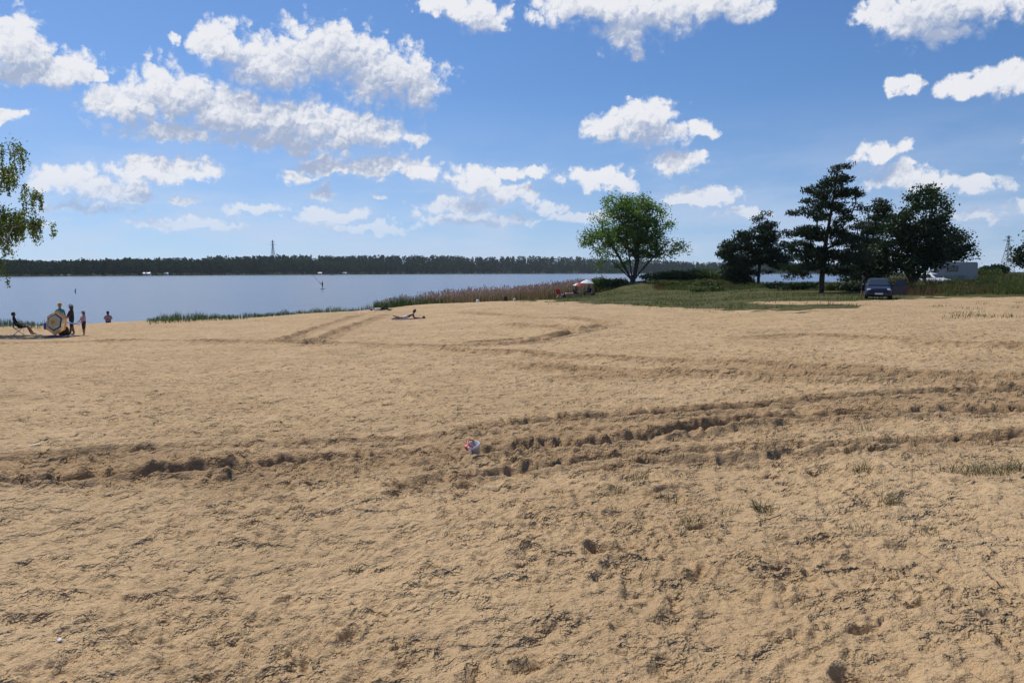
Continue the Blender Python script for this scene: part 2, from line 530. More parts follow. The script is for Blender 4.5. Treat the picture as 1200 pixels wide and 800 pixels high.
# ------------------------------------------------------------------ materials
def mat(name, col, rough=0.6, var=0.12, scale=6.0, metallic=0.0, bump=0.0, spec=None, trans=0.0):
    m = bpy.data.materials.new(name)
    m.use_nodes = True
    t = m.node_tree
    b = t.nodes['Principled BSDF']
    n = t.nodes.new('ShaderNodeTexNoise')
    n.inputs['Scale'].default_value = scale
    n.inputs['Detail'].default_value = 4
    tcn = t.nodes.new('ShaderNodeTexCoord')
    t.links.new(tcn.outputs['Object'], n.inputs['Vector'])
    mxn = t.nodes.new('ShaderNodeMix')
    mxn.data_type = 'RGBA'
    mxn.inputs[6].default_value = tuple(c * (1 - var) for c in col) + (1,)
    mxn.inputs[7].default_value = tuple(min(1, c * (1 + var)) for c in col) + (1,)
    t.links.new(n.outputs['Fac'], mxn.inputs[0])
    t.links.new(mxn.outputs[2], b.inputs['Base Color'])
    b.inputs['Roughness'].default_value = rough
    b.inputs['Metallic'].default_value = metallic
    if spec is not None:
        b.inputs['Specular IOR Level'].default_value = spec
    if bump:
        bn = t.nodes.new('ShaderNodeBump')
        bn.inputs['Strength'].default_value = bump
        bn.inputs['Distance'].default_value = 0.02
        t.links.new(n.outputs['Fac'], bn.inputs['Height'])
        t.links.new(bn.outputs[0], b.inputs['Normal'])
    if trans:
        out = t.nodes['Material Output']
        tr = t.nodes.new('ShaderNodeBsdfTranslucent')
        t.links.new(mxn.outputs[2], tr.inputs[0])
        ms = t.nodes.new('ShaderNodeMixShader')
        ms.inputs[0].default_value = trans
        t.links.new(b.outputs[0], ms.inputs[1])
        t.links.new(tr.outputs[0], ms.inputs[2])
        t.links.new(ms.outputs[0], out.inputs[0])
    return m


def leaf_mat(name, c_dark, c_light, trans=0.35, rough=0.55, spec=0.25):
    """leaf colour varies from leaf to leaf through the 'tone' attribute"""
    m = bpy.data.materials.new(name)
    m.use_nodes = True
    t = m.node_tree
    b = t.nodes['Principled BSDF']
    at_ = t.nodes.new('ShaderNodeAttribute')
    at_.attribute_name = 'tone'
    mxn = t.nodes.new('ShaderNodeMix')
    mxn.data_type = 'RGBA'
    mxn.inputs[6].default_value = c_dark + (1,)
    mxn.inputs[7].default_value = c_light + (1,)
    t.links.new(at_.outputs['Fac'], mxn.inputs[0])
    t.links.new(mxn.outputs[2], b.inputs['Base Color'])
    b.inputs['Roughness'].default_value = rough
    b.inputs['Specular IOR Level'].default_value = spec
    out = t.nodes['Material Output']
    tr = t.nodes.new('ShaderNodeBsdfTranslucent')
    t.links.new(mxn.outputs[2], tr.inputs[0])
    ms = t.nodes.new('ShaderNodeMixShader')
    ms.inputs[0].default_value = trans
    t.links.new(b.outputs[0], ms.inputs[1])
    t.links.new(tr.outputs[0], ms.inputs[2])
    t.links.new(ms.outputs[0], out.inputs[0])
    return m


# sand, with patches of turf soil
m_sand = bpy.data.materials.new('sand')
m_sand.use_nodes = True
t = m_sand.node_tree
bs = t.nodes['Principled BSDF']
bs.inputs['Roughness'].default_value = 0.92
bs.inputs['Specular IOR Level'].default_value = 0.12
tco = t.nodes.new('ShaderNodeTexCoord')


def tnoise(t, vec, scale, detail=4.0, rough=0.55):
    n = t.nodes.new('ShaderNodeTexNoise')
    n.inputs['Scale'].default_value = scale
    n.inputs['Detail'].default_value = detail
    n.inputs['Roughness'].default_value = rough
    t.links.new(vec, n.inputs['Vector'])
    return n.outputs['Fac']


def tmix(t, fac, a, b, mode='MIX'):
    n = t.nodes.new('ShaderNodeMix')
    n.data_type = 'RGBA'
    n.blend_type = mode
    if isinstance(fac, (int, float)):
        n.inputs[0].default_value = fac
    else:
        t.links.new(fac, n.inputs[0])
    for i, v in ((6, a), (7, b)):
        if isinstance(v, tuple):
            n.inputs[i].default_value = v + (1,)
        else:
            t.links.new(v, n.inputs[i])
    return n.outputs[2]


OB = tco.outputs['Object']
big = map_n(t, tnoise(t, OB, 0.45, 7, 0.62), 0.36, 0.64)
sand_c = tmix(t, big, (0.420, 0.277, 0.143), (0.525, 0.356, 0.190))
grain = map_n(t, tnoise(t, OB, 140.0, 3, 0.7), 0.36, 0.66)
sand_c = tmix(t, math_n(t, 'MULTIPLY', grain, 0.55), sand_c, (0.66, 0.48, 0.28))
speck = map_n(t, tnoise(t, OB, 75.0, 2, 0.6), 0.66, 0.74)
sand_c = tmix(t, math_n(t, 'MULTIPLY', speck, 0.5), sand_c, (0.20, 0.125, 0.07))
rough_at = t.nodes.new('ShaderNodeAttribute'); rough_at.attribute_name = 'churned'
sand_c = tmix(t, math_n(t, 'MULTIPLY', rough_at.outputs['Fac'], 0.75), sand_c, (0.315, 0.198, 0.102))
litter = map_n(t, tnoise(t, OB, 9.0, 6, 0.7), 0.60, 0.70)
sand_c = tmix(t, math_n(t, 'MULTIPLY', litter, 0.5), sand_c, (0.25, 0.155, 0.085))
gr_at = t.nodes.new('ShaderNodeAttribute'); gr_at.attribute_name = 'turf'
turf_n = math_n(t, 'ADD', gr_at.outputs['Fac'], math_n(t, 'MULTIPLY', math_n(t, 'SUBTRACT', tnoise(t, OB, 0.8, 6, 0.65), 0.5), 1.1))
turf_f = map_n(t, turf_n, 0.40, 0.60)
turf_f = math_n(t, 'MULTIPLY', turf_f, map_n(t, gr_at.outputs['Fac'], 0.02, 0.2))
turf_c = tmix(t, map_n(t, tnoise(t, OB, 1.7, 5), 0.35, 0.65), (0.055, 0.078, 0.020), (0.135, 0.105, 0.045))
col = tmix(t, turf_f, sand_c, turf_c)
wood_at = t.nodes.new('ShaderNodeAttribute'); wood_at.attribute_name = 'wood'
col = tmix(t, wood_at.outputs['Fac'], col, (0.035, 0.05, 0.02))
t.links.new(col, bs.inputs['Base Color'])
h1 = math_n(t, 'MULTIPLY', tnoise(t, OB, 11.0, 6, 0.68), 0.05)
h2 = math_n(t, 'MULTIPLY', tnoise(t, OB, 2.3, 5, 0.62), 0.12)
h3 = math_n(t, 'MULTIPLY', tnoise(t, OB, 90.0, 3, 0.6), 0.006)
h4 = math_n(t, 'MULTIPLY', map_n(t, tnoise(t, OB, 3.4, 5, 0.6), 0.50, 0.66), -0.060)
h5 = math_n(t, 'MULTIPLY', map_n(t, tnoise(t, OB, 13.0, 4, 0.6), 0.52, 0.66), -0.014)
bmp = t.nodes.new('ShaderNodeBump')
bmp.inputs['Strength'].default_value = 0.95
bmp.inputs['Distance'].default_value = 1.0
t.links.new(math_n(t, 'ADD', math_n(t, 'ADD', math_n(t, 'ADD', h1, h2), h3), math_n(t, 'ADD', h4, h5)), bmp.inputs['Height'])
t.links.new(bmp.outputs[0], bs.inputs['Normal'])

# lake water
m_water = bpy.data.materials.new('lake_water')
m_water.use_nodes = True
t = m_water.node_tree
bw = t.nodes['Principled BSDF']
bw.inputs['Base Color'].default_value = (0.085, 0.115, 0.165, 1)
bw.inputs['Roughness'].default_value = 0.22
bw.inputs['IOR'].default_value = 1.333
tco2 = t.nodes.new('ShaderNodeTexCoord')
mp = t.nodes.new('ShaderNodeMapping')
mp.inputs['Scale'].default_value = (0.55, 1.0, 1.0)
t.links.new(tco2.outputs['Object'], mp.inputs['Vector'])
wv = tnoise(t, mp.outputs[0], 1.3, 5, 0.6)
wv2 = tnoise(t, mp.outputs[0], 0.35, 3, 0.5)
mp2 = t.nodes.new('ShaderNodeMapping')
mp2.inputs['Scale'].default_value = (0.0035, 0.018, 1.0)
t.links.new(tco2.outputs['Object'], mp2.inputs['Vector'])
calm = map_n(t, tnoise(t, mp2.outputs[0], 1.0, 4, 0.6), 0.36, 0.64, 0.35, 1.0)
bmw = t.nodes.new('ShaderNodeBump')
bmw.inputs['Distance'].default_value = 0.055
t.links.new(calm, bmw.inputs['Strength'])
t.links.new(math_n(t, 'ADD', wv, math_n(t, 'MULTIPLY', wv2, 1.6)), bmw.inputs['Height'])
t.links.new(bmw.outputs[0], bw.inputs['Normal'])

m_bark = mat('bark', (0.085, 0.066, 0.05), 0.9, 0.4, 5.0, bump=0.5)
m_pinebark = mat('pine_bark', (0.060, 0.040, 0.030), 0.9, 0.4, 4.0, bump=0.5)
m_birchbark = mat('birch_bark', (0.42, 0.40, 0.37), 0.8, 0.5, 3.0, bump=0.3)
m_leaf = leaf_mat('willow_leaf', (0.080, 0.165, 0.024), (0.205, 0.310, 0.056), 0.60)
m_dleaf = leaf_mat('dark_leaf', (0.014, 0.034, 0.011), (0.046, 0.080, 0.024), 0.28)
m_birchleaf = leaf_mat('birch_leaf', (0.085, 0.140, 0.022), (0.220, 0.275, 0.055), 0.55)
m_needle = leaf_mat('pine_needle', (0.014, 0.030, 0.014), (0.052, 0.080, 0.032), 0.22)
m_shrub = leaf_mat('shrub_leaf', (0.045, 0.085, 0.018), (0.130, 0.175, 0.042), 0.45)
m_forest = leaf_mat('forest_leaf', (0.015, 0.036, 0.015), (0.044, 0.074, 0.027), 0.25, 0.9, 0.0)
m_grass = leaf_mat('meadow_grass', (0.052, 0.105, 0.016), (0.155, 0.160, 0.042), 0.42)
m_shore = leaf_mat('shore_grass', (0.030, 0.070, 0.014), (0.085, 0.135, 0.030), 0.35)
m_weed = leaf_mat('weed', (0.055, 0.085, 0.020), (0.155, 0.170, 0.046), 0.42)
m_dry = leaf_mat('dry_grass', (0.11, 0.065, 0.024), (0.20, 0.13, 0.05), 0.3)
m_reed = leaf_mat('reed', (0.20, 0.145, 0.085), (0.38, 0.275, 0.165), 0.45)
m_plume = leaf_mat('reed_plume', (0.22, 0.140, 0.120), (0.42, 0.290, 0.255), 0.45)
m_marram = leaf_mat('sand_grass', (0.070, 0.085, 0.034), (0.200, 0.185, 0.085), 0.25)

# ------------------------------------------------------------------ mesh helpers
class MB:
    def __init__(self):
        self.v = []; self.f = []; self.n = 0; self.m = []; self.tone = []

    def add(self, verts, faces, mi=0, tone=0.5):
        verts = [tuple(map(float, p)) for p in verts]
        self.v += verts
        self.f += [tuple(i + self.n for i in q) for q in faces]
        self.m += [mi] * len(faces)
        self.n += len(verts)
        return self

    def box(self, c, s, rot=None, mi=0, taper=(1, 1)):
        x, y, z = [k / 2 for k in s]
        vs = [Vector((sx * x * (taper[0] if sz > 0 else 1), sy * y * (taper[1] if sz > 0 else 1), sz * z)) for sz in (-1, 1) for sy in (-1, 1) for sx in (-1, 1)]
        if rot is not None:
            vs = [rot @ v for v in vs]
        vs = [v + Vector(c) for v in vs]
        return self.add(vs, [(0, 2, 3, 1), (4, 5, 7, 6), (0, 1, 5, 4), (2, 6, 7, 3), (0, 4, 6, 2), (1, 3, 7, 5)], mi)

    def tube(self, pts, rad, n=8, mi=0, cap=True):
        pts = [Vector(p) for p in pts]
        if isinstance(rad, (int, float)):
            rad = [rad] * len(pts)
        vs, fs = [], []
        up = None
        for i, p in enumerate(pts):
            d = (pts[min(i + 1, len(pts) - 1)] - pts[max(i - 1, 0)]).normalized()
            if up is None:
                up = Vector((0, 0, 1)) if abs(d.z) < 0.9 else Vector((1, 0, 0))
            a = d.cross(up).normalized(); b = a.cross(d).normalized()
            up = b
            for k in range(n):
                an = 2 * math.pi * k / n
                vs.append(p + (a * math.cos(an) + b * math.sin(an)) * rad[i])
        for i in range(len(pts) - 1):
            for k in range(n):
                k2 = (k + 1) % n
                fs.append((i * n + k, i * n + k2, (i + 1) * n + k2, (i + 1) * n + k))
        if cap:
            fs.append(tuple(range(n))[::-1])
            fs.append(tuple((len(pts) - 1) * n + k for k in range(n)))
        return self.add(vs, fs, mi)

    def lathe(self, prof, n=16, c=(0, 0, 0), mi=0, rot=None, rxy=(1, 1), cap=True):
        vs, fs = [], []
        for (r, z) in prof:
            for k in range(n):
                an = 2 * math.pi * k / n
                p = Vector((r * math.cos(an) * rxy[0], r * math.sin(an) * rxy[1], z))
                if rot is not None:
                    p = rot @ p
                vs.append(p + Vector(c))
        for i in range(len(prof) - 1):
            for k in range(n):
                k2 = (k + 1) % n
                fs.append((i * n + k, i * n + k2, (i + 1) * n + k2, (i + 1) * n + k))
        if cap:
            fs.append(tuple(range(n))[::-1])
            fs.append(tuple((len(prof) - 1) * n + k for k in range(n)))
        return self.add(vs, fs, mi)

    def ball(self, c, r, n=10, m=7, mi=0, rot=None):
        r = (r, r, r) if isinstance(r, (int, float)) else r
        prof = [(max(1e-4, math.sin(math.pi * i / m)), -math.cos(math.pi * i / m)) for i in range(m + 1)]
        vs0 = MB().lathe(prof, n)
        vs = [Vector((x * r[0], y * r[1], z * r[2])) for x, y, z in vs0.v]
        if rot is not None:
            vs = [rot @ v for v in vs]
        return self.add([v + Vector(c) for v in vs], vs0.f, mi)

    def build(self, name, mats, parent=None, smooth=False, bevel=0.0):
        me = bpy.data.meshes.new(name)
        me.from_pydata(self.v, [], self.f)
        for mm in (mats if isinstance(mats, (list, tuple)) else [mats]):
            me.materials.append(mm)
        me.polygons.foreach_set('material_index', self.m)
        if smooth:
            me.polygons.foreach_set('use_smooth', [True] * len(self.f))
        if bevel:
            bm = bmesh.new(); bm.from_mesh(me)
            bmesh.ops.bevel(bm, geom=list(bm.edges), offset=bevel, segments=2, affect='EDGES', profile=0.6)
            bm.to_mesh(me); bm.free()
        me.update()
        return link(name, me, parent)


def link(name, me, parent=None):
    o = bpy.data.objects.new(name, me)
    COL.objects.link(o)
    if parent is not None:
        o.parent = parent
    return o


def tag(o, label=None, cat=None, group=None, kind=None):
    if label: o['label'] = label
    if cat: o['category'] = cat
    if group: o['group'] = group
    if kind: o['kind'] = kind
    return o


def thing(name, label, cat, loc, rz=0.0, group=None, scale=1.0):
    o = bpy.data.objects.new(name, None)
    o.empty_display_size = 0.2
    COL.objects.link(o)
    o.location = tuple(map(float, loc))
    o.rotation_euler = (0, 0, rz)
    o.scale = (scale, scale, scale)
    return tag(o, label, cat, group)


def np_mesh(name, V, Fq, mats, tone=None, midx=None, smooth=False):
    """V (n,3), Fq (m,k) equal sized faces, as fast as possible"""
    me = bpy.data.meshes.new(name)
    V = np.ascontiguousarray(V, np.float32); Fq = np.ascontiguousarray(Fq, np.int32)
    n, m, k = len(V), len(Fq), Fq.shape[1]
    me.vertices.add(n)
    me.vertices.foreach_set('co', V.ravel())
    me.loops.add(m * k)
    me.loops.foreach_set('vertex_index', Fq.ravel())
    me.polygons.add(m)
    me.polygons.foreach_set('loop_start', np.arange(0, m * k, k, dtype=np.int32))
    me.polygons.foreach_set('loop_total', np.full(m, k, np.int32))
    for mm in (mats if isinstance(mats, (list, tuple)) else [mats]):
        me.materials.append(mm)
    if midx is not None:
        me.polygons.foreach_set('material_index', np.ascontiguousarray(midx, np.int32))
    if smooth:
        me.polygons.foreach_set('use_smooth', np.ones(m, bool))
    me.update(calc_edges=True)
    if tone is not None:
        a = me.attributes.new('tone', 'FLOAT', 'FACE' if len(tone) == m else 'POINT')
        a.data.foreach_set('value', np.ascontiguousarray(tone, np.float32))
    return me


# ------------------------------------------------------------------ the ground sheet
fine = np.arange(-39.0, 39.001, 0.135)
ang = np.concatenate([np.arange(-180, -39.5, 3.0), fine, np.arange(42, 180, 3.0)])
rr_ = [0.3, 0.7, 1.1, 1.5]
r = 1.8
while r < 2950:
    rr_.append(r)
    r *= 1.0036 if r < 62 else (1.02 if r < 220 else 1.045)
rr_ = np.array(rr_)
A, RR = np.meshgrid(np.radians(ang), rr_)
X, Y = (np.sin(A) * RR).ravel(), (np.cos(A) * RR).ravel()
Rf = RR.ravel()
Z0 = zbase(X, Y)
near = Rf < 112
zr = np.zeros_like(Z0); ch = np.zeros_like(Z0)
zr[near], ch[near], tk_ = relief_at(X[near], Y[near], np.maximum(Rf[near], 1.8))
ch[near] = np.maximum(ch[near], tk_ * (0.35 + 0.9 * vnoise(X[near] / 1.2, Y[near] / 1.2, 87)))
ch = np.clip(ch, 0, 1)
Z = Z0 + zr * sstep(110, 60, Rf)
farm = Rf > 62
Z[farm] += (vnoise(X[farm] / 6, Y[farm] / 6, 81) - 0.5) * 0.12
PX, PY = project(X, Y, Z0)
front = Y > 1.0
# turf: everything behind the edge of the bare sand
edge = np.interp(PX, [-200, 0, 60, 170, 300, 430, 480, 520, 570, 640, 700, 800, 850, 920, 970, 1010, 1050, 1150, 1400], [376, 377, 375, 372, 366, 359.5, 355, 350.5, 349, 352, 355.5, 360.5, 363, 364, 362, 357, 350, 347, 346])
edge = edge + 5.0 * (vnoise(X / 1.6, Y / 1.6, 85) - 0.5) + 3.0 * (vnoise(X / 0.5, Y / 0.5, 86) - 0.5)
turf = sstep(5.0, -4.0, PY - edge) * front
path = sstep(3.2, 1.2, np.abs(PY - np.interp(PX, [820, 900, 1000, 1100], [355, 355.5, 355, 352]))) * sstep(835, 930, PX)
turf = np.where(Rf > 30, np.maximum(turf * (1 - 0.85 * path), 0), 0)
turf = np.where(Rf > 100, np.where(front, np.maximum(turf, 1.0), 0.6), turf)
weedy = sstep(0.62, 0.8, vnoise(X / 1.3, Y / 1.3, 83)) * sstep(1080, 1160, PX) * sstep(392, 375, PY) * sstep(356, 362, PY)
turf = np.maximum(turf, 0.28 * weedy)
wood = sstep(380, 420, Rf) * front
nr, nc = len(rr_), len(ang)
I = (np.arange(nr - 1)[:, None] * nc + np.arange(nc)[None, :]).ravel()
J = (np.arange(nr - 1)[:, None] * nc + (np.arange(nc)[None, :] + 1) % nc).ravel()
quads = np.stack([I, I + nc, J + nc, J], 1)
V = np.stack([X, Y, Z], 1)
# close the small hole under the tripod
V = np.vstack([V, [[0, 0, float(zbase(0.0, 0.35))]]])
fan = np.stack([np.arange(nc), (np.arange(nc) + 1) % nc, np.full(nc, len(V) - 1), np.full(nc, len(V) - 1)], 1)
gm = np_mesh('ground', V, quads, m_sand, smooth=True)
for nm, arr in (('turf', turf), ('churned', ch), ('wood', wood)):
    a = gm.attributes.new(nm, 'FLOAT', 'POINT')
    a.data.foreach_set('value', np.append(arr, 0).astype(np.float32))
ground = tag(link('ground', gm), 'trampled pale beach sand rising to turf and wooded shores', kind='structure')

# ------------------------------------------------------------------ the lake
WZ = -4.0
wm = np_mesh('lake', [[-2200, 30, WZ], [1300, 30, WZ], [1300, 2100, WZ], [-2200, 2100, WZ]], [[0, 1, 2, 3]], m_water)
tag(link('lake', wm), 'wide blue rippled lake behind the beach', kind='structure')

# ------------------------------------------------------------------ foliage helpers
def unit(n):
    v = rng.normal(size=(n, 3))
    return v / np.linalg.norm(v, axis=1, keepdims=True)


def leaf_quads(C, size, aspect=0.55, along=None, jitter=1.0):
    """diamond shaped leaves at centres C; returns V, F"""
    n = len(C)
    size = np.broadcast_to(np.asarray(size, float), (n,))
    a = unit(n) if along is None else along + jitter * 0.6 * unit(n)
    a /= np.linalg.norm(a, axis=1, keepdims=True)
    b = np.cross(a, unit(n))
    b /= np.linalg.norm(b, axis=1, keepdims=True) + 1e-9
    s = size[:, None]
    V = np.stack([C - a * s * 0.5, C + b * s * 0.5 * aspect, C + a * s * 0.5, C - b * s * 0.5 * aspect], 1).reshape(-1, 3)
    F_ = np.arange(4 * n).reshape(n, 4)
    return V, F_


def blades(B, h, w, lean=0.25, dirs=None):
    """grass blades: bent, tapering; 2 quads-as-quads (lower quad, upper sliver)"""
    n = len(B)
    h = np.broadcast_to(np.asarray(h, float), (n,))[:, None]
    w = np.broadcast_to(np.asarray(w, float), (n,))[:, None]
    th = rng.uniform(0, 6.283, n)
    L = np.stack([np.cos(th), np.sin(th), np.zeros(n)], 1) * (rng.uniform(0.2, 1.0, n)[:, None] * lean)
    if dirs is not None:
        L = L + dirs
    th2 = rng.uniform(0, 6.283, n)
    s = np.stack([np.cos(th2), np.sin(th2), np.zeros(n)], 1)
    up = np.array([0, 0, 1.0])
    mid = B + h * (0.55 * up + 0.3 * L)
    tip = B + h * (0.97 * up + 1.0 * L)
    V = np.stack([B - s * w / 2, B + s * w / 2, mid + s * w * 0.36, mid - s * w * 0.36, tip + s * w * 0.06, tip - s * w * 0.06], 1).reshape(-1, 3)
    k = np.arange(n)[:, None] * 6
    F_ = np.concatenate([k + np.array([[0, 1, 2, 3]]), k + np.array([[3, 2, 4, 5]])], 1).reshape(-1, 4)
    return V, F_, tip


def in_blobs(n, blobs, shell=0.0):
    """points inside a union of ellipsoids (cx,cy,cz,rx,ry,rz)"""
    vol = np.array([b[3] * b[4] * b[5] for b in blobs]) ** 0.85
    pick = rng.choice(len(blobs), n, p=vol / vol.sum())
    bl = np.array(blobs)[pick]
    u = unit(n) * (rng.uniform(shell ** 3, 1, n) ** (1 / 3))[:, None]
    return bl[:, :3] + u * bl[:, 3:]


def colonise(seed_nodes, seed_par, tips, lift=0.0, step=0.7, curve=0.15):
    """join every tip to the nearest part of the growing skeleton"""
    nodes = [np.array(p, float) for p in seed_nodes]
    par = list(seed_par)
    root = nodes[0]
    order = np.argsort(np.linalg.norm(tips - np.array(seed_nodes).mean(0), axis=1))
    ends = []
    arr = np.array(nodes)
    for i in order:
        tpt = tips[i]
        d = np.linalg.norm(arr - tpt, axis=1)
        cost = d + lift * np.maximum(0, arr[:, 2] - tpt[2] + 0.35 * np.hypot(arr[:, 0] - tpt[0], arr[:, 1] - tpt[1]) * 0.5)
        k = int(np.argmin(cost))
        a = arr[k]
        L = np.linalg.norm(tpt - a)
        ns = max(1, int(L / step))
        new = []
        p = k
        side = rng.normal(size=3) * curve * L
        for s in range(1, ns + 1):
            f = s / ns
            q = a + (tpt - a) * f + side * math.sin(math.pi * f) * (f < 1)
            nodes.append(q); par.append(p); p = len(nodes) - 1
            new.append(q)
        ends.append(p)
        arr = np.vstack([arr, new])
    return nodes, par, ends


def skeleton_mesh(name, nodes, par, base_r, material, parent, min_r=0.012, power=0.48, sides=6):
    n = len(nodes)
    cnt = np.zeros(n)
    kids = [[] for _ in range(n)]
    for i, p in enumerate(par):
        if p >= 0:
            kids[p].append(i)
    for i in range(n - 1, -1, -1):
        cnt[i] += 1 if not kids[i] else 0
        if par[i] >= 0:
            cnt[par[i]] += cnt[i]
    # a parent always has the smaller index, so one backward pass is enough
    rad = np.maximum(min_r, base_r * (cnt / cnt[0]) ** power)
    Vs, Fs, off = [], [], 0
    arr = np.array(nodes)
    p_idx = np.array([i for i in range(n) if par[i] >= 0])
    a = arr[[par[i] for i in p_idx]]; b = arr[p_idx]
    d = b - a
    L = np.linalg.norm(d, axis=1, keepdims=True) + 1e-9
    d = d / L
    ref = np.where(np.abs(d[:, 2:3]) < 0.9, np.array([[0, 0, 1.0]]), np.array([[1.0, 0, 0]]))
    u = np.cross(d, ref); u /= np.linalg.norm(u, axis=1, keepdims=True)
    w = np.cross(u, d)
    ra = np.minimum(rad[[par[i] for i in p_idx]], rad[p_idx] * 1.5)[:, None]
    rb = rad[p_idx][:, None]
    m = len(p_idx)
    ringa, ringb = [], []
    for k in range(sides):
        an = 2 * math.pi * k / sides
        o = u * math.cos(an) + w * math.sin(an)
        ringa.append(a - d * ra * 0.3 + o * ra); ringb.append(b + d * rb * 0.3 + o * rb)
    V = np.stack(ringa + ringb, 1).reshape(-1, 3)
    base = (np.arange(m) * 2 * sides)[:, None]
    F_ = np.concatenate([base + np.array([[k, (k + 1) % sides, sides + (k + 1) % sides, sides + k]]) for k in range(sides)], 1).reshape(-1, 4)
    return link(name, np_mesh(name, V, F_, material, smooth=True), parent)


def clump_tone(C, seed=5):
    """leaf tone: every leaf its own, neighbours alike"""
    x, y, z = C[:, 0] + 0.6 * C[:, 2], C[:, 1] + 0.8 * C[:, 2], C[:, 2]
    return np.clip(0.55 * vnoise(x / 1.1 + 50, y / 1.1 + 50, seed) + 0.6 * rng.uniform(0, 1, len(C)) - 0.08, 0, 1)


def broad_tree(name, label, loc, blobs, stems, n_tips, n_leaf, leaf, lm, bm_, base_r, spread=0.75, shell=0.35, group=None, twig=0):
    root = thing(name, label, 'tree', loc, 0, group)
    tips = in_blobs(n_tips, blobs, shell)
    nodes = [(0, 0, -0.25), (0, 0, 0.12)]
    par = [-1, 0]
    for st in stems:
        p = 1
        for q in st:
            nodes.append(q); par.append(p); p = len(nodes) - 1
    nodes, par, ends = colonise(nodes, par, tips, lift=0.8, step=0.8)
    skeleton_mesh('trunk', nodes, par, base_r, bm_, root, min_r=0.016)
    arr = np.array(nodes)
    src = np.concatenate([arr[ends], tips, arr[ends]])
    k = rng.choice(len(src), n_leaf)
    sz = 0.55 + 0.9 * rng.uniform(0, 1, len(src))[k]
    C = src[k] + np.clip(rng.normal(size=(n_leaf, 3)), -1.7, 1.7) * spread * sz[:, None] * np.array([1, 1, 0.75]) * 0.62
    V, F_ = leaf_quads(C, leaf * rng.uniform(0.6, 1.35, n_leaf), 0.6)
    link('crown', np_mesh('crown', V, F_, lm, tone=clump_tone(C)), root)
    return root


def pine_tree(name, label, loc, h, blobs, n_tips, n_leaf, leaf, lean=(0, 0), group=None, clear=1.2, base_r=0.2, spread=0.6):
    root = thing(name, label, 'pine', loc, 0, group)
    tr = [(0, 0, -0.25)]
    par = [-1]
    for i in range(1, 15):
        f = i / 14
        tr.append((lean[0] * f + 0.12 * math.sin(5 * f + loc[0]), lean[1] * f + 0.1 * math.sin(4 * f), h * 0.97 * f)); par.append(i - 1)
    tips = in_blobs(n_tips, blobs, 0.25)
    tips = tips[tips[:, 2] > clear]
    nodes, par, ends = colonise(tr, par, tips, lift=0.55, step=0.6, curve=0.08)
    skeleton_mesh('trunk', nodes, par, base_r, m_pinebark, root, min_r=0.014, power=0.42)
    arr = np.array(nodes)
    src = np.concatenate([arr[ends], tips, np.array(tr[-2:])])
    k = rng.choice(len(src), n_leaf)
    off = np.clip(rng.normal(size=(n_leaf, 3)), -1.8, 1.8) * spread * np.array([0.62, 0.62, 0.26])
    C = src[k] + off
    out = C - np.array([lean[0] * 0.5, lean[1] * 0.5, 0])[None, :]
    out[:, 2] = 0
    out /= np.linalg.norm(out, axis=1, keepdims=True) + 1e-6
    along = 0.7 * out + np.array([[0, 0, 0.8]])
    V, F_ = leaf_quads(C, leaf * rng.uniform(0.6, 1.4, n_leaf), 0.34, along=along, jitter=1.4)
    link('crown', np_mesh('crown', V, F_, m_needle, tone=clump_tone(C)), root)
    return root


def shrub(name, label, px, Y, w, d, h, n, leaf, lm, cat='shrub', group=None, lobes=7, sink=0.0, x=None):
    X_ = (px - 600) / F * Y if x is None else x
    loc = (X_, Y, gz(X_, Y) - sink)
    root = thing(name, label, cat, loc, 0, group)
    blobs = [(rng.uniform(-0.33, 0.33) * w, rng.uniform(-0.33, 0.33) * d, h * rng.uniform(0.18, 0.60), w * rng.uniform(0.2, 0.34), d * rng.uniform(0.2, 0.34), h * rng.uniform(0.24, 0.38)) for _ in range(lobes)]
    C = in_blobs(n, blobs, 0.3)
    C[:, 2] = np.abs(C[:, 2])
    spur = rng.uniform(size=n) < 0.12
    C[spur] += rng.normal(size=(spur.sum(), 3)) * h * 0.12
    C[:, 2] = np.maximum(C[:, 2], 0.03)
    V, F_ = leaf_quads(C, leaf * rng.uniform(0.6, 1.4, n), 0.55)
    link('foliage', np_mesh('foliage', V, F_, lm, tone=clump_tone(C)), root)
    mb = MB()
    for b in blobs:
        mb.tube([(b[0] * 0.1, b[1] * 0.1, -0.1), (b[0] * 0.5, b[1] * 0.5, b[2] * 0.5), (b[0], b[1], b[2] + b[5] * 0.3)], [0.035, 0.025, 0.01], 5)
    mb.build('stem', m_bark, root)
    return root


def ground_at(px, Y):
    X_ = (px - 600) / F * Y
    return (X_, Y, gz(X_, Y))


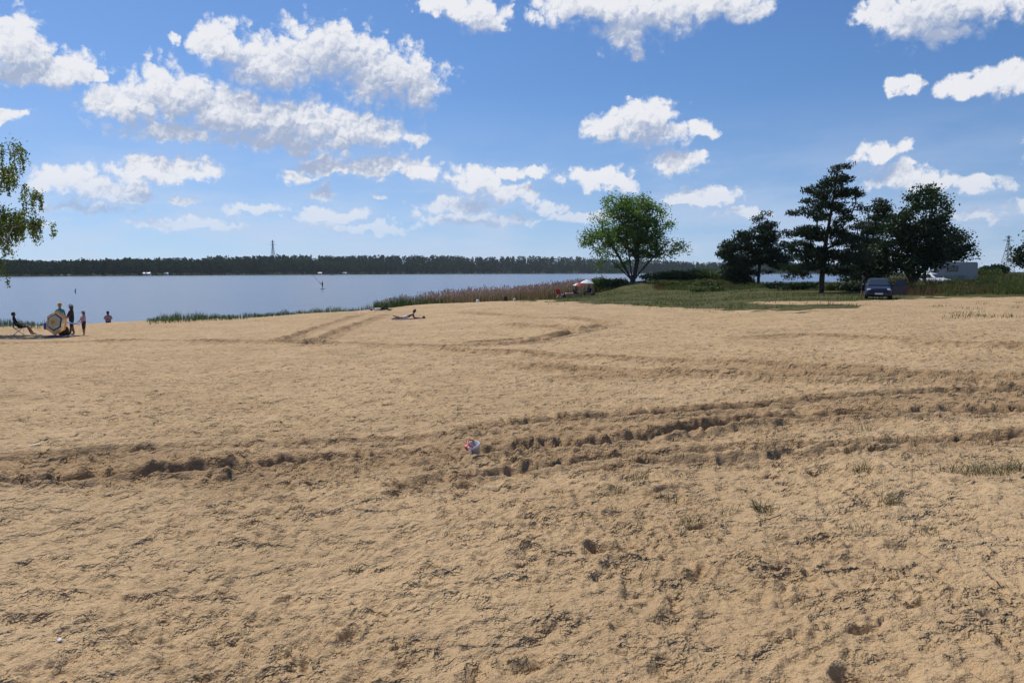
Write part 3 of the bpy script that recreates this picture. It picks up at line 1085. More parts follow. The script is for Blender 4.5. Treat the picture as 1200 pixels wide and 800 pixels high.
# ------------------------------------------------------------------ trees
# the round willow on the mound
l = ground_at(741, 110)
px_m = 110 / F
wb = []
for (cx, cy, rx, ry) in [(740, 258, 30, 27), (722, 262, 28, 28), (760, 262, 24, 26), (700, 282, 20, 17), (688, 282, 10, 8), (745, 285, 34, 18), (778, 288, 19, 10), (788, 292, 11, 8), (715, 293, 20, 12), (740, 240, 22, 12), (715, 243, 16, 12), (765, 246, 14, 12), (762, 296, 22, 8), (708, 305, 14, 10), (727, 310, 12, 8), (728, 278, 28, 14), (755, 272, 24, 14)]:
    wb.append(((cx - 741) * px_m, rng.uniform(-1.5, 1.5), (HOR - cy) * px_m - l[2], rx * px_m, max(rx * px_m * 0.95, 2.0), ry * px_m))
stems = [[(-0.5, 0.1, 0.9), (-1.4, 0.3, 2.6), (-2.6, 0.2, 4.6), (-3.6, 0.2, 6.2)], [(-0.2, -0.2, 1.0), (-0.6, -0.6, 3.4), (-1.0, -0.8, 6.0), (-1.2, -0.6, 8.4)], [(0.3, 0.2, 1.0), (0.7, 0.5, 3.0), (0.9, 0.9, 5.8), (1.0, 1.0, 8.6)], [(0.6, -0.1, 0.9), (1.8, -0.5, 2.4), (3.2, -0.6, 4.0), (4.6, -0.4, 5.2)], [(-0.6, -0.1, 0.7), (-2.0, -0.8, 2.0), (-3.6, -1.2, 3.2)]]
broad_tree('willow_tree', 'round bright green tree with forked trunk alone on the grassy mound', l, wb, stems, 280, 26000, 0.27, m_leaf, m_bark, 0.40, spread=0.85)

# weeping birch whose trunk stands just outside the left edge
Yb = 46.0
l = ground_at(-40, Yb)
s_ = Yb / F
root = thing('birch_tree', 'weeping birch with hanging leafy twigs at the left edge', 'tree', l)
bb = []
for (cx, cy, rx, ry) in [(-45, 215, 45, 45), (-50, 260, 60, 40), (8, 184, 24, 20), (20, 178, 14, 12), (32, 196, 11, 13), (5, 212, 20, 12), (44, 228, 9, 6), (10, 255, 24, 14), (36, 258, 16, 9), (48, 264, 10, 7), (16, 276, 16, 12), (4, 296, 12, 10), (2, 312, 7, 7), (-90, 240, 50, 50)]:
    bb.append(((cx + 40) * s_, rng.uniform(-1.0, 1.0), (HOR - cy) * s_ - l[2], rx * s_, max(rx * s_ * 0.9, 1.0), ry * s_))
tips = in_blobs(330, bb, 0.2)
tr = [(0, 0, -0.25), (0.05, 0, 1.5), (0.1, 0.05, 3.2), (0.0, 0.1, 5.0), (0.1, 0.1, 7.0), (0.2, 0.1, 8.8)]
nodes, par, ends = colonise(tr, [-1, 0, 1, 2, 3, 4], tips, lift=0.6, step=0.5)
skeleton_mesh('trunk', nodes, par, 0.17, m_birchbark, root, min_r=0.008, power=0.5)
arr = np.array(nodes)
Cs, strands = [], MB()
for e in ends:
    p = arr[e]
    for k in range(rng.integers(2, 5)):
        L = rng.uniform(0.35, 1.15)
        o = rng.normal(size=3) * np.array([0.28, 0.28, 0.12])
        sway = rng.normal(size=2) * 0.12
        q = p + o
        strands.tube([p, q, q + np.array([sway[0], sway[1], -L])], 0.006, 3, cap=False)
        m_ = int(L * 52)
        f = rng.uniform(0, 1, m_)
        Cs.append(q + np.stack([sway[0] * f, sway[1] * f, -L * f], 1) + rng.normal(size=(m_, 3)) * 0.06)
    Cs.append(p + rng.normal(size=(26, 3)) * 0.22)
C = np.vstack(Cs)
al = np.tile(np.array([[0, 0, -1.0]]), (len(C), 1))
V, F_ = leaf_quads(C, 0.12 * rng.uniform(0.6, 1.4, len(C)), 0.7, along=al, jitter=1.3)
link('crown', np_mesh('crown', V, F_, m_birchleaf, tone=clump_tone(C)), root)
strands.build('twig', m_bark, root)


def px_blobs(spec, px0, Y, zg, depth=0.9, dmin=1.0):
    k = Y / F
    return [((cx - px0) * k, rng.uniform(-0.25, 0.25) * rx * k, (HOR - cy) * k - zg, rx * k, max(rx * k * depth, dmin), ry * k) for (cx, cy, rx, ry) in spec]


# left pine
l = ground_at(888, 98)
pine_tree('pine_tree', 'lower bushy pine with two tops, leftmost of the dark trees', l, 8.6, px_blobs([(893, 258, 13, 10), (890, 272, 20, 12), (880, 285, 24, 10), (862, 284, 14, 9), (855, 292, 18, 9), (900, 290, 20, 10), (875, 300, 34, 9), (862, 308, 24, 9), (905, 305, 20, 9), (868, 318, 22, 8), (906, 316, 14, 6), (869, 275, 8, 5)], 888, 98, l[2]), 180, 17000, 0.36, base_r=0.20, clear=1.0, spread=0.72)
# tallest pine
l = ground_at(962, 72)
pine_tree('pine_tree', 'tallest pine with a ragged pointed crown and bare lower trunk', l, 11.4, px_blobs([(978, 202, 8, 7), (974, 213, 16, 8), (968, 225, 26, 8), (986, 228, 22, 8), (960, 238, 28, 7), (985, 245, 28, 8), (945, 250, 20, 6), (965, 258, 30, 7), (995, 262, 24, 8), (940, 272, 22, 7), (965, 276, 30, 7), (990, 282, 28, 8), (934, 290, 22, 8), (950, 298, 30, 8), (985, 302, 30, 9), (940, 312, 26, 7), (985, 318, 26, 7), (930, 322, 18, 6)], 962, 72, l[2], 0.8), 230, 19000, 0.30, lean=(0.9, 0), base_r=0.24, clear=1.4, spread=0.55)
# pine between the tall one and the broad dark tree
l = ground_at(1012, 80)
pine_tree('pine_tree', 'dark pine half hidden between the tallest pine and the broad dense tree', l, 8.6, px_blobs([(1028, 238, 8, 7), (1024, 250, 16, 9), (1018, 264, 22, 9), (1008, 278, 24, 9), (1020, 290, 26, 9), (1006, 305, 26, 9), (1020, 318, 26, 8), (1000, 325, 18, 6)], 1012, 80, l[2]), 140, 12000, 0.32, base_r=0.18, clear=0.9, spread=0.62)
# broad dark oak behind the car
l = ground_at(1070, 76)
broad_tree('broadleaf_tree', 'broad dense dark tree standing behind the blue car', l, px_blobs([(1078, 240, 20, 16), (1070, 258, 30, 20), (1092, 262, 16, 22), (1055, 275, 30, 22), (1080, 285, 32, 24), (1045, 295, 26, 18), (1065, 308, 36, 14), (1092, 300, 18, 14), (1040, 312, 22, 12)], 1070, 76, l[2]), [[(0, 0, 1.0), (-0.2, 0.1, 3.0), (0.2, 0.1, 5.4)], [(0.2, 0, 0.9), (0.9, -0.2, 2.6), (1.4, 0, 4.2)], [(-0.3, 0, 0.9), (-1.2, 0.2, 2.4), (-2.0, 0.2, 3.6)]], 190, 17000, 0.27, m_dleaf, m_bark, 0.30, spread=0.72)
broad_tree('broadleaf_tree', 'sparse light twigged tree top rising above the broad dense tree', ground_at(1082, 84), px_blobs([(1080, 228, 12, 9), (1092, 238, 12, 12), (1066, 236, 8, 7), (1100, 250, 7, 10)], 1082, 84, ground_at(1082, 84)[2]), [[(0, 0, 2.0), (0.1, 0, 4.5), (0.1, 0, 7.0)]], 60, 1500, 0.26, m_shrub, m_bark, 0.16, spread=0.6)
# smaller tree over the caravan
l = ground_at(1112, 96)
broad_tree('broadleaf_tree', 'smaller dark rounded tree over the grey caravan roof', l, px_blobs([(1112, 278, 14, 12), (1122, 285, 14, 10), (1105, 292, 16, 12), (1128, 292, 10, 7), (1108, 302, 16, 7)], 1112, 96, l[2]), [[(0, 0, 1.2), (-0.2, 0.1, 2.8), (0, 0, 4.0)], [(0.3, 0, 1.2), (0.9, 0.1, 2.8)]], 80, 5200, 0.30, m_dleaf, m_bark, 0.18, spread=0.75)
# tree cut by the right edge
l = ground_at(1206, 92)
broad_tree('broadleaf_tree', 'dark leafy tree cut off by the right edge of the view', l, px_blobs([(1204, 284, 9, 13), (1200, 300, 13, 12), (1192, 308, 9, 8), (1215, 300, 16, 16)], 1206, 92, l[2]), [[(0, 0, 0.8), (0.1, 0, 2.6)]], 70, 4800, 0.28, m_dleaf, m_bark, 0.16, spread=0.6)

# ------------------------------------------------------------------ shrubs
shrub('willow_bush', 'low bright green bush left of the round tree', 714, 108, 5.0, 3.4, 1.9, 3200, 0.22, m_shore)
shrub('willow_bush', 'small upright bush between the white parasol and the round tree', 700, 112, 2.6, 2.2, 2.4, 1300, 0.20, m_shrub)
for i, (px, Y, w, d, h, lm, lab) in enumerate([
    (772, 106, 6.0, 4, 1.5, m_shrub, 'low green bush just right of the round tree trunk'),
    (795, 106, 6.6, 5, 1.8, m_shrub, 'second bush along the mound right of the round tree'),
    (820, 107, 6.8, 5, 2.1, m_shrub, 'middle bush of the dense row along the mound'),
    (846, 107, 6.8, 5, 2.3, m_shrub, 'tallest bush of the row, next to the left pine'),
    (783, 98, 5.0, 3, 1.0, m_weed, 'weedy hummock below the bush nearest the round tree'),
    (838, 97, 6.0, 3.4, 1.2, m_weed, 'weedy hummock below the tallest bush of the row'),
    (866, 100, 4.2, 3, 1.5, m_dleaf, 'dark bush under the left side of the lower pine'),
    (826, 88, 3.6, 2, 0.75, m_shrub, 'low spreading bush on the grass in front of the row'),
    (905, 86, 3.4, 2, 0.9, m_dleaf, 'small dark bush at the foot of the lower pine'),
    (935, 80, 4.6, 2.4, 1.0, m_dleaf, 'dark undergrowth bush left of the tallest pine trunk'),
    (985, 78, 4.6, 2.4, 0.95, m_weed, 'weedy bush right of the tallest pine trunk'),
    (1006, 74, 3.4, 2.2, 1.3, m_dleaf, 'dark bush left of the blue car'),
    (1062, 70, 4.0, 2.4, 1.15, m_weed, 'olive bush beyond the open car door'),
    (1150, 108, 4.0, 3, 2.3, m_shrub, 'rounded green shrub just right of the caravan'),
    (1160, 150, 5.0, 4, 3.0, m_dleaf, 'far dark shrub on the skyline left of the pylon'),
    (1172, 200, 6.0, 4, 3.0, m_dleaf, 'farthest small shrub on the skyline below the pylon')]):
    shrub('bush', lab, px, Y, w, d, h, int(330 * w * h) + 400, 0.22 if Y < 120 else 0.4, lm, group='bushes along the mound and under the pines')

# ------------------------------------------------------------------ grass, reeds and weeds
def scatter(n, pxr, Yr, test=None):
    """random ground points inside a wedge seen between two photograph columns"""
    px = rng.uniform(pxr[0], pxr[1], n)
    Yv = np.sqrt(rng.uniform(Yr[0] ** 2, Yr[1] ** 2, n))
    x = (px - 600) / F * Yv
    if test is not None:
        k = test(x, Yv, px)
        x, Yv, px = x[k], Yv[k], px[k]
    return np.stack([x, Yv, height(x, Yv)], 1), px


def stuff(name, label, parts, cat):
    """parts: list of (V, F, tone, material)"""
    Vs, Fs, ts, ms, mats, off = [], [], [], [], [], 0
    for i, (V, F_, tn, mm) in enumerate(parts):
        Vs.append(V); Fs.append(F_ + off); off += len(V)
        ts.append(tn); ms.append(np.full(len(F_), i)); mats.append(mm)
    me = np_mesh(name, np.vstack(Vs), np.vstack(Fs), mats, tone=np.concatenate(ts), midx=np.concatenate(ms))
    return tag(link(name, me), label, cat, kind='stuff')


def tones(n, k, P_=None, sc_=3.0):
    tn = rng.uniform(0, 1, n)
    if P_ is not None:
        tn = np.clip(0.5 * tn + 0.75 * vnoise(P_[:, 0] / sc_ + 300, P_[:, 1] / sc_ + 300, 8) - 0.12, 0, 1)
    return np.repeat(tn, k)


def turf_test(x, y, px):
    z = zbase(x, y)
    PXv, PYv = project(x, y, z)
    e = np.interp(PXv, [480, 520, 570, 640, 700, 800, 850, 920, 970, 1010, 1050, 1150, 1400], [355, 350.5, 349, 352, 355.5, 360.5, 363, 364, 362, 357, 350, 347, 346])
    q = PYv - e - 5.0 * (vnoise(x / 1.6, y / 1.6, 85) - 0.5) - 3.0 * (vnoise(x / 0.5, y / 0.5, 86) - 0.5) - 3.5 * (rng.uniform(size=len(x)) ** 6)
    pth = (np.abs(PYv - np.interp(PXv, [820, 900, 1000, 1100], [355, 355.5, 355, 352])) < 2.6) & (PXv > 870)
    patch = vnoise(x / 1.8, y / 1.8, 402) > 0.34
    return (q < 0) & patch & (~pth | (rng.uniform(size=len(x)) < 0.12))


Bp, _ = scatter(46000, (500, 1060), (44, 112), turf_test)
V, F_, _ = blades(Bp, rng.uniform(0.05, 0.22, len(Bp)), 0.035, 0.5)
stuff('meadow_grass', 'short patchy green grass between the sand and the trees', [(V, F_, tones(len(Bp), 2, Bp), m_grass)], 'grass')

# shore grass, low on the left, taller towards the reeds
def shore_test(x, y, px):
    z = zbase(x, y)
    return (z < -3.80) & (z > -4.16) & (vnoise(px / 22.0, y / 4.0, 405) > np.interp(px, [40, 62, 100, 168, 172, 480], [0.15, 0.45, 2, 2, 0.22, 0.1]))


Bp, pxs = scatter(60000, (-260, 520), (48, 100), shore_test)
hh = np.interp(pxs, [-260, 0, 60, 170, 215, 280, 420, 450, 520], [0.6, 0.7, 0.55, 0.5, 0.75, 0.5, 0.62, 1.0, 1.3]) * rng.uniform(0.30, 1.05, len(Bp)) * (0.30 + 1.15 * vnoise(pxs / 9.0, pxs * 0 + 2.5, 406))
V, F_, _ = blades(Bp, hh, 0.035, 0.35)
stalk = rng.uniform(size=len(Bp)) < 0.02
Bs = Bp[stalk]
V2, F2, _ = blades(Bs, hh[stalk] * rng.uniform(1.5, 2.4, stalk.sum()), 0.02, 0.12)
stuff('shore_grass', 'fresh green grass fringe along the waterline', [(V, F_, tones(len(Bp), 2, Bp), m_shore), (V2, F2, tones(len(Bs), 2), m_reed)], 'grass')

# reed bed
def reed_test(x, y, px):
    z = zbase(x, y)
    return (z < -3.05) & (z > -4.7) & (y > np.interp(px, [430, 700], [80, 100]))


Bp, pxs = scatter(60000, (438, 735), (78, 134), reed_test)
green = np.clip(np.interp(pxs, [438, 485, 530, 600, 700], [1, 0.85, 0.30, 0.28, 0.35]) + 0.25 * (vnoise(Bp[:, 0] / 2, Bp[:, 1] / 2, 407) - 0.5), 0, 1)
isg = rng.uniform(size=len(Bp)) < green
Bp[:, 2] = np.maximum(Bp[:, 2], WZ - 0.25)
hh = np.interp(pxs, [438, 460, 520, 640, 735], [1.0, 1.6, 2.0, 2.3, 2.3]) * rng.uniform(0.62, 1.05, len(Bp)) * (0.86 + 0.24 * vnoise(pxs / 7.0, Bp[:, 1] / 5, 408))
V, F_, tp = blades(Bp[~isg], hh[~isg], 0.032, 0.12)
Vg, Fg, tg = blades(Bp[isg], hh[isg] * np.interp(pxs[isg], [470, 530], [0.92, 0.68]), 0.045, 0.22)
pk = rng.uniform(size=len(tp)) < 0.55
Cp = tp[pk] - np.array([0, 0, 0.06])
Vp, Fp = leaf_quads(Cp, rng.uniform(0.22, 0.40, len(Cp)), 0.32, along=np.tile([[0.15, 0, 1.0]], (len(Cp), 1)), jitter=0.5)
pg = rng.uniform(size=len(tg)) < 0.12
Cg = tg[pg]
Vq, Fq2 = leaf_quads(Cg, 0.28, 0.3, along=np.tile([[0.15, 0, 1.0]], (len(Cg), 1)), jitter=0.5)
stuff('reed_bed', 'tall brown reeds with mauve plumes, green at the left end', [(V, F_, tones((~isg).sum(), 2), m_reed), (Vg, Fg, tones(isg.sum(), 2), m_shore), (Vp, Fp, tones(len(Cp), 1), m_plume), (Vq, Fq2, tones(len(Cg), 1), m_plume)], 'reeds')

# rank weeds on the right bank
def weed_test(x, y, px):
    return (y > np.interp(px, [755, 770, 905, 1040, 1060, 1260], [104, 92, 84, 72, 61, 58]) + 3 * (vnoise(x / 2, y / 2, 411) - 0.5)) & ((px > 1042) | (vnoise(x / 2.2, y / 2.2, 412) > 0.5))


Bp, pxs = scatter(60000, (752, 1290), (58, 108), weed_test)
dry = (vnoise(Bp[:, 0] / 3.5 + 9, Bp[:, 1] / 3.5, 413) + np.interp(pxs, [1040, 1055, 1085, 1110], [0, 0.35, 0.3, 0]) > 0.74)
hh = np.interp(pxs, [752, 800, 880, 1000, 1050, 1290], [0.45, 0.7, 0.45, 0.4, 0.8, 1.0]) * rng.uniform(0.3, 1.1, len(Bp)) * (0.65 + 0.8 * vnoise(Bp[:, 0] / 1.7, Bp[:, 1] / 1.7, 414)) * np.interp(Bp[:, 1], [58, 64, 90], [0.45, 1.0, 1.15])
V, F_, tp = blades(Bp[~dry], hh[~dry], 0.05, 0.4)
Vd, Fd, _ = blades(Bp[dry], hh[dry] * 1.05, 0.04, 0.3)
lv = np.repeat(Bp[~dry][::3], 3, 0)
hl = np.repeat(hh[~dry][::3], 3)
Cl = lv + np.stack([rng.normal(size=len(lv)) * 0.14, rng.normal(size=len(lv)) * 0.14, hl * rng.uniform(0.15, 1.0, len(lv))], 1)
Vl, Fl = leaf_quads(Cl, rng.uniform(0.07, 0.2, len(Cl)), 0.6)
stuff('bank_weeds', 'rank weeds and dry ochre grass covering the right hand bank', [(V, F_, tones((~dry).sum(), 2, Bp[~dry]), m_weed), (Vd, Fd, tones(dry.sum(), 2), m_dry), (Vl, Fl, tones(len(Cl), 1, Cl), m_weed)], 'weeds')

# ------------------------------------------------------------------ far forest
def forest():
    Vs, Fs, ts, off = [], [], [], 0
    N = 5000
    px = rng.uniform(-420, 1040, N)
    # more trees near the water so that the front stays closed
    back = rng.uniform(0, 1, N) ** 1.5 * 330
    sd_ = np.interp(px, sh_px, sh_d)
    Yv = sd_ + 9 + back
    x = (px - 600) / F * Yv
    z = zbase(x, Yv)
    ht = np.interp(px, sh_px, [14, 14, 14.5, 17, 20, 20, 19, 17, 14]) * rng.uniform(0.86, 1.02, N) * np.interp(back, [0, 25, 330], [0.66, 0.95, 1.0])
    ht *= 0.86 + 0.3 * vnoise(px / 26.0, back / 60, 421)
    con = vnoise(px / 40.0, back / 80, 422) > 0.45
    K = 46
    u = unit(N * K).reshape(N, K, 3) * (rng.uniform(0.25, 1, (N, K, 1)) ** 0.5)
    wd = (ht * np.where(con, 0.27, 0.38))[:, None]
    cz = np.where(con, 0.50, 0.50)[:, None]
    C = np.empty((N, K, 3))
    zz = u[:, :, 2]
    taper = np.where(con[:, None], 1.0 - 0.42 * (zz + 1) / 2, 1.0)
    C[:, :, 0] = x[:, None] + u[:, :, 0] * wd * taper
    C[:, :, 1] = Yv[:, None] + u[:, :, 1] * wd * taper
    C[:, :, 2] = z[:, None] + ht[:, None] * (cz + 0.47 * zz)
    tone = np.clip(rng.uniform(0, 0.8, (N, 1)) ** 1.5 + rng.uniform(-0.15, 0.3, (N, K)), 0, 1)
    C = C.reshape(-1, 3)
    V, F_ = leaf_quads(C, (np.repeat(ht, K) * 0.15) * rng.uniform(0.7, 1.3, len(C)), 0.95)
    return V, F_, tone.ravel()


V, F_, tn = forest()
stuff('far_forest', 'dark continuous forest along the far shore and hill', [(V, F_, tn, m_forest)], 'forest')
# pale brush at the foot of the far wood
n = 2600
px = rng.uniform(-420, 900, n)
Yv = np.interp(px, sh_px, sh_d) + rng.uniform(2, 8, n)
x = (px - 600) / F * Yv
k = vnoise(px / 30.0, px * 0 + 3, 431) > 0.42
C = np.stack([x, Yv, zbase(x, Yv) + rng.uniform(0.2, 3.2, n) * np.where(k, 1, 0.35)], 1)
V, F_ = leaf_quads(C, rng.uniform(1.0, 2.6, n), 0.7)
stuff('far_shore_brush', 'pale green brush at the foot of the far forest', [(V, F_, rng.uniform(0.2, 1, n), m_weed)], 'brush')

# ------------------------------------------------------------------ plain materials for the small things
m_skin = mat('skin', (0.40, 0.215, 0.145), 0.55, 0.08, 8)
m_tan = mat('tanned_skin', (0.27, 0.125, 0.08), 0.55, 0.08, 8)
m_hair = mat('dark_hair', (0.018, 0.013, 0.010), 0.6, 0.3, 30)
m_brhair = mat('brown_hair', (0.075, 0.042, 0.025), 0.6, 0.3, 30)
m_white = mat('white_cloth', (0.74, 0.73, 0.72), 0.8, 0.06, 12)
m_black = mat('black_cloth', (0.018, 0.018, 0.021), 0.8, 0.25, 12)
m_navy = mat('navy_cloth', (0.022, 0.030, 0.085), 0.8, 0.2, 12)
m_brown = mat('brown_cloth', (0.055, 0.036, 0.030), 0.85, 0.25, 9)
m_olive = mat('olive_cloth', (0.035, 0.042, 0.022), 0.85, 0.25, 12)
m_pink = mat('pink_cloth', (0.62, 0.33, 0.36), 0.8, 0.1, 12)
m_mauve = mat('mauve_cloth', (0.30, 0.19, 0.26), 0.8, 0.15, 12)
m_maroon = mat('maroon_cloth', (0.085, 0.018, 0.024), 0.8, 0.2, 12)
m_orange = mat('orange_cloth', (0.78, 0.34, 0.035), 0.75, 0.08, 12)
m_yellow = mat('yellow_cloth', (0.78, 0.60, 0.16), 0.75, 0.08, 12)
m_cream = mat('cream_cloth', (0.76, 0.62, 0.42), 0.75, 0.08, 12)
m_teal = mat('teal_cloth', (0.03, 0.30, 0.27), 0.8, 0.1, 12)
m_red = mat('red_cloth', (0.52, 0.035, 0.035), 0.7, 0.1, 12)
m_grey = mat('grey_cloth', (0.32, 0.33, 0.36), 0.8, 0.1, 12)
m_blue = mat('blue_plastic', (0.03, 0.06, 0.36), 0.5, 0.1, 12)
m_steel = mat('brushed_steel', (0.42, 0.43, 0.45), 0.35, 0.1, 20, metallic=0.8)
m_dsteel = mat('dark_steel', (0.06, 0.06, 0.065), 0.45, 0.15, 20, metallic=0.4)
m_rubber = mat('tyre_rubber', (0.016, 0.016, 0.017), 0.85, 0.2, 20)
m_paintblue = mat('blue_car_paint', (0.007, 0.009, 0.034), 0.30, 0.06, 3)
m_paintwhite = mat('white_car_paint', (0.78, 0.79, 0.80), 0.3, 0.03, 3)
m_caravan = mat('caravan_panel', (0.46, 0.44, 0.40), 0.5, 0.08, 1.5)
m_glass = mat('tinted_glass', (0.03, 0.045, 0.045), 0.06, 0.1, 2, spec=0.8)
m_lamp = mat('lamp_glass', (0.6, 0.62, 0.64), 0.1, 0.05, 9)
m_plate = mat('plate', (0.75, 0.75, 0.73), 0.5, 0.05, 9)
m_towelp = mat('pink_towel', (0.66, 0.42, 0.36), 0.9, 0.12, 9)
m_shadev = mat('violet_shade', (0.105, 0.075, 0.125), 0.9, 0.2, 9)  # dark purple of ground shadows, put into the cloth colour
m_plwhite = mat('white_plastic', (0.78, 0.78, 0.80), 0.4, 0.05, 18)
m_plgrey = mat('grey_plastic', (0.46, 0.45, 0.47), 0.45, 0.1, 18)
m_plred = mat('red_plastic', (0.62, 0.05, 0.03), 0.4, 0.06, 18)
m_wood = mat('weathered_wood', (0.16, 0.12, 0.085), 0.85, 0.3, 10)
m_pylon = mat('galvanised_steel', (0.24, 0.25, 0.27), 0.5, 0.15, 2, metallic=0.4)
m_rooft = mat('brown_roof', (0.17, 0.085, 0.06), 0.8, 0.2, 2)
for nm_, c_ in (('orange', (0.85, 0.50, 0.18)), ('yellow', (0.88, 0.78, 0.36)), ('pale', (0.80, 0.80, 0.76)), ('maroon', (0.30, 0.11, 0.11)), ('cream', (0.88, 0.78, 0.58))):
    globals()['m_can_' + nm_] = mat('canopy_' + nm_, c_, 0.75, 0.08, 12, trans=0.68)
m_eye = mat('eye', (0.03, 0.02, 0.02), 0.2, 0.1, 9)


# ------------------------------------------------------------------ people
WS = bpy.data.scenes.new('workbench')      # skins are grown in an empty scene, which is quick


def person(label, loc, rz, J, wear, hair=m_brhair, hat=None, scale=1.0, hair_len=0.0, skin=m_skin, girth=1.12):
    """J: joint positions (metres, figure faces -Y); wear: garment material for each limb"""
    root = thing('person', label, 'person', loc, rz - math.atan2(loc[0], loc[1]), scale=scale)
    vs, es, rad, bone = [], [], [], []

    def v(p, r):
        vs.append(tuple(p)); rad.append((r[0] * (girth if r[0] > 0.025 else 1), r[1] * (girth if r[1] > 0.025 else 1))); return len(vs) - 1

    def e(a, b, kind):
        es.append((a, b)); bone.append(kind)
    V_ = {k: Vector(p) for k, p in J.items()}
    pel = v(V_['pelvis'], (0.155, 0.12))
    ab = v(V_['pelvis'].lerp(V_['chest'], 0.5), (0.135, 0.105)); e(pel, ab, 'torso')
    chs = v(V_['chest'], (0.165, 0.115)); e(ab, chs, 'torso')
    nk = v(V_['neck'], (0.06, 0.06)); e(chs, nk, 'torso')
    hd = (V_['head'] - V_['neck']).normalized()
    jaw = v(V_['neck'] + hd * 0.09, (0.062, 0.07)); e(nk, jaw, 'head')
    mid = v(V_['neck'] + hd * 0.17, (0.078, 0.094)); e(jaw, mid, 'head')
    top = v(V_['neck'] + hd * 0.255, (0.06, 0.07)); e(mid, top, 'head')
    face = V_['face'].normalized() if 'face' in V_ else Vector((0, -1, 0))
    nose = v(V_['neck'] + hd * 0.145 + face * 0.112, (0.014, 0.018)); e(mid, nose, 'head')
    for s in 'LR':
        sh, el_, wr = V_['sh' + s], V_['el' + s], V_['wr' + s]
        a = v(sh, (0.065, 0.06)); e(chs, a, 'shoulder')
        b = v(el_, (0.043, 0.043)); e(a, b, 'upper_arm')
        c = v(wr, (0.029, 0.026)); e(b, c, 'forearm')
        fd = (wr - el_).normalized()
        pn = fd.cross(Vector((0.3, 0.2, 1))).normalized()
        palm = v(wr + fd * 0.075, (0.036, 0.020)); e(c, palm, 'hand')
        for k, (off, ln) in enumerate(((-0.030, 0.075), (-0.010, 0.088), (0.010, 0.083), (0.030, 0.066))):
            p1 = wr + fd * (0.11 + ln * 0.35) + pn * off
            p2 = wr + fd * (0.10 + ln * 0.8) + pn * off * 1.15 + Vector((0, 0, -0.02))
            i1 = v(p1, (0.009, 0.009)); e(palm, i1, 'hand')
            i2 = v(p2, (0.007, 0.007)); e(i1, i2, 'hand')
        th = v(wr + fd * 0.085 + pn * 0.055, (0.010, 0.010)); e(c, th, 'hand')
        hp, kn, an, to = V_['hip' + s], V_['kn' + s], V_['an' + s], V_['to' + s]
        a = v(hp, (0.095, 0.095)); e(pel, a, 'thigh')
        b0 = v(hp.lerp(kn, 0.5), (0.078, 0.08)); e(a, b0, 'thigh')
        b = v(kn, (0.056, 0.058)); e(b0, b, 'low_thigh')
        b2 = v(kn.lerp(an, 0.35), (0.056, 0.06)); e(b, b2, 'shin')
        c = v(an, (0.036, 0.038)); e(b2, c, 'shin')
        d = v(to, (0.040, 0.028)); e(c, d, 'foot')
    me = bpy.data.meshes.new('skeleton')
    me.from_pydata(vs, es, [])
    tmp = bpy.data.objects.new('skeleton', me)
    WS.collection.objects.link(tmp)
    md = tmp.modifiers.new('skin', 'SKIN')
    md.use_smooth_shade = True
    md.branch_smoothing = 0.4
    for i, sv in enumerate(me.skin_vertices[0].data):
        sv.radius = rad[i] if isinstance(rad[i], tuple) else (rad[i], rad[i])
        sv.use_root = (i == 0)
    sub = tmp.modifiers.new('subdivision', 'SUBSURF')
    sub.levels = sub.render_levels = 1
    WS.view_layers[0].update()
    dg = WS.view_layers[0].depsgraph
    body = bpy.data.meshes.new_from_object(tmp.evaluated_get(dg))
    bpy.data.objects.remove(tmp)
    body.name = 'body'
    mats = [skin]
    slots = {}
    for k, mm in wear.items():
        if mm not in mats:
            mats.append(mm)
        slots[k] = mats.index(mm)
    body.materials.clear()
    for mm in mats:
        body.materials.append(mm)
    P0 = np.array([vs[a] for a, b in es]); P1 = np.array([vs[b] for a, b in es])
    rb = np.array([0.5 * (max(rad[a]) + max(rad[b])) for a, b in es])
    cen = np.empty(len(body.polygons) * 3)
    body.polygons.foreach_get('center', cen)
    cen = cen.reshape(-1, 3)
    d = P1 - P0
    tt = np.clip(((cen[:, None, :] - P0[None]) * d[None]).sum(2) / ((d * d).sum(1)[None] + 1e-9), 0, 1)
    dist = np.linalg.norm(cen[:, None, :] - (P0[None] + tt[:, :, None] * d[None]), axis=2) / rb[None]
    idx = dist.argmin(1)
    body.polygons.foreach_set('material_index', [slots.get(bone[i], 0) for i in idx])
    body.polygons.foreach_set('use_smooth', [True] * len(idx))
    link('body', body, root)
    # head details
    hc = V_['neck'] + hd * 0.17
    side = hd.cross(face).normalized()
    rot = Matrix((side, face.cross(side).cross(side) * 0 + (-face), hd)).transposed()
    for s in (-1, 1):
        MB().ball(hc + face * 0.088 + side * s * 0.032 + hd * 0.012, 0.011, 8, 6).build('eye', m_eye, root, True)
        MB().ball(hc - face * 0.005 + side * s * 0.083, (0.012, 0.024, 0.034), 8, 6, rot=rot).build('ear', skin, root, True)
    if hair is not None:
        mb = MB()
        prof = [(0.001, 0.125), (0.05, 0.118), (0.083, 0.088), (0.098, 0.04), (0.100, -0.02 - hair_len * 0.3), (0.088, -0.07 - hair_len)]
        vsn = MB().lathe(prof[::-1], 14)
        pts = []
        for (x_, y_, z_) in vsn.v:
            q = Vector((x_, y_ * 1.12 + 0.018, z_))
            if y_ < -0.03 and z_ < 0.055:
                q.y = -0.03 - (0.02 if z_ > 0 else 0.0); q.x *= 0.9
            pts.append(hc + side * q.x - face * q.y + hd * (q.z + 0.012))
        mb.add(pts, vsn.f)
        mb.build('hair', hair, root, True)
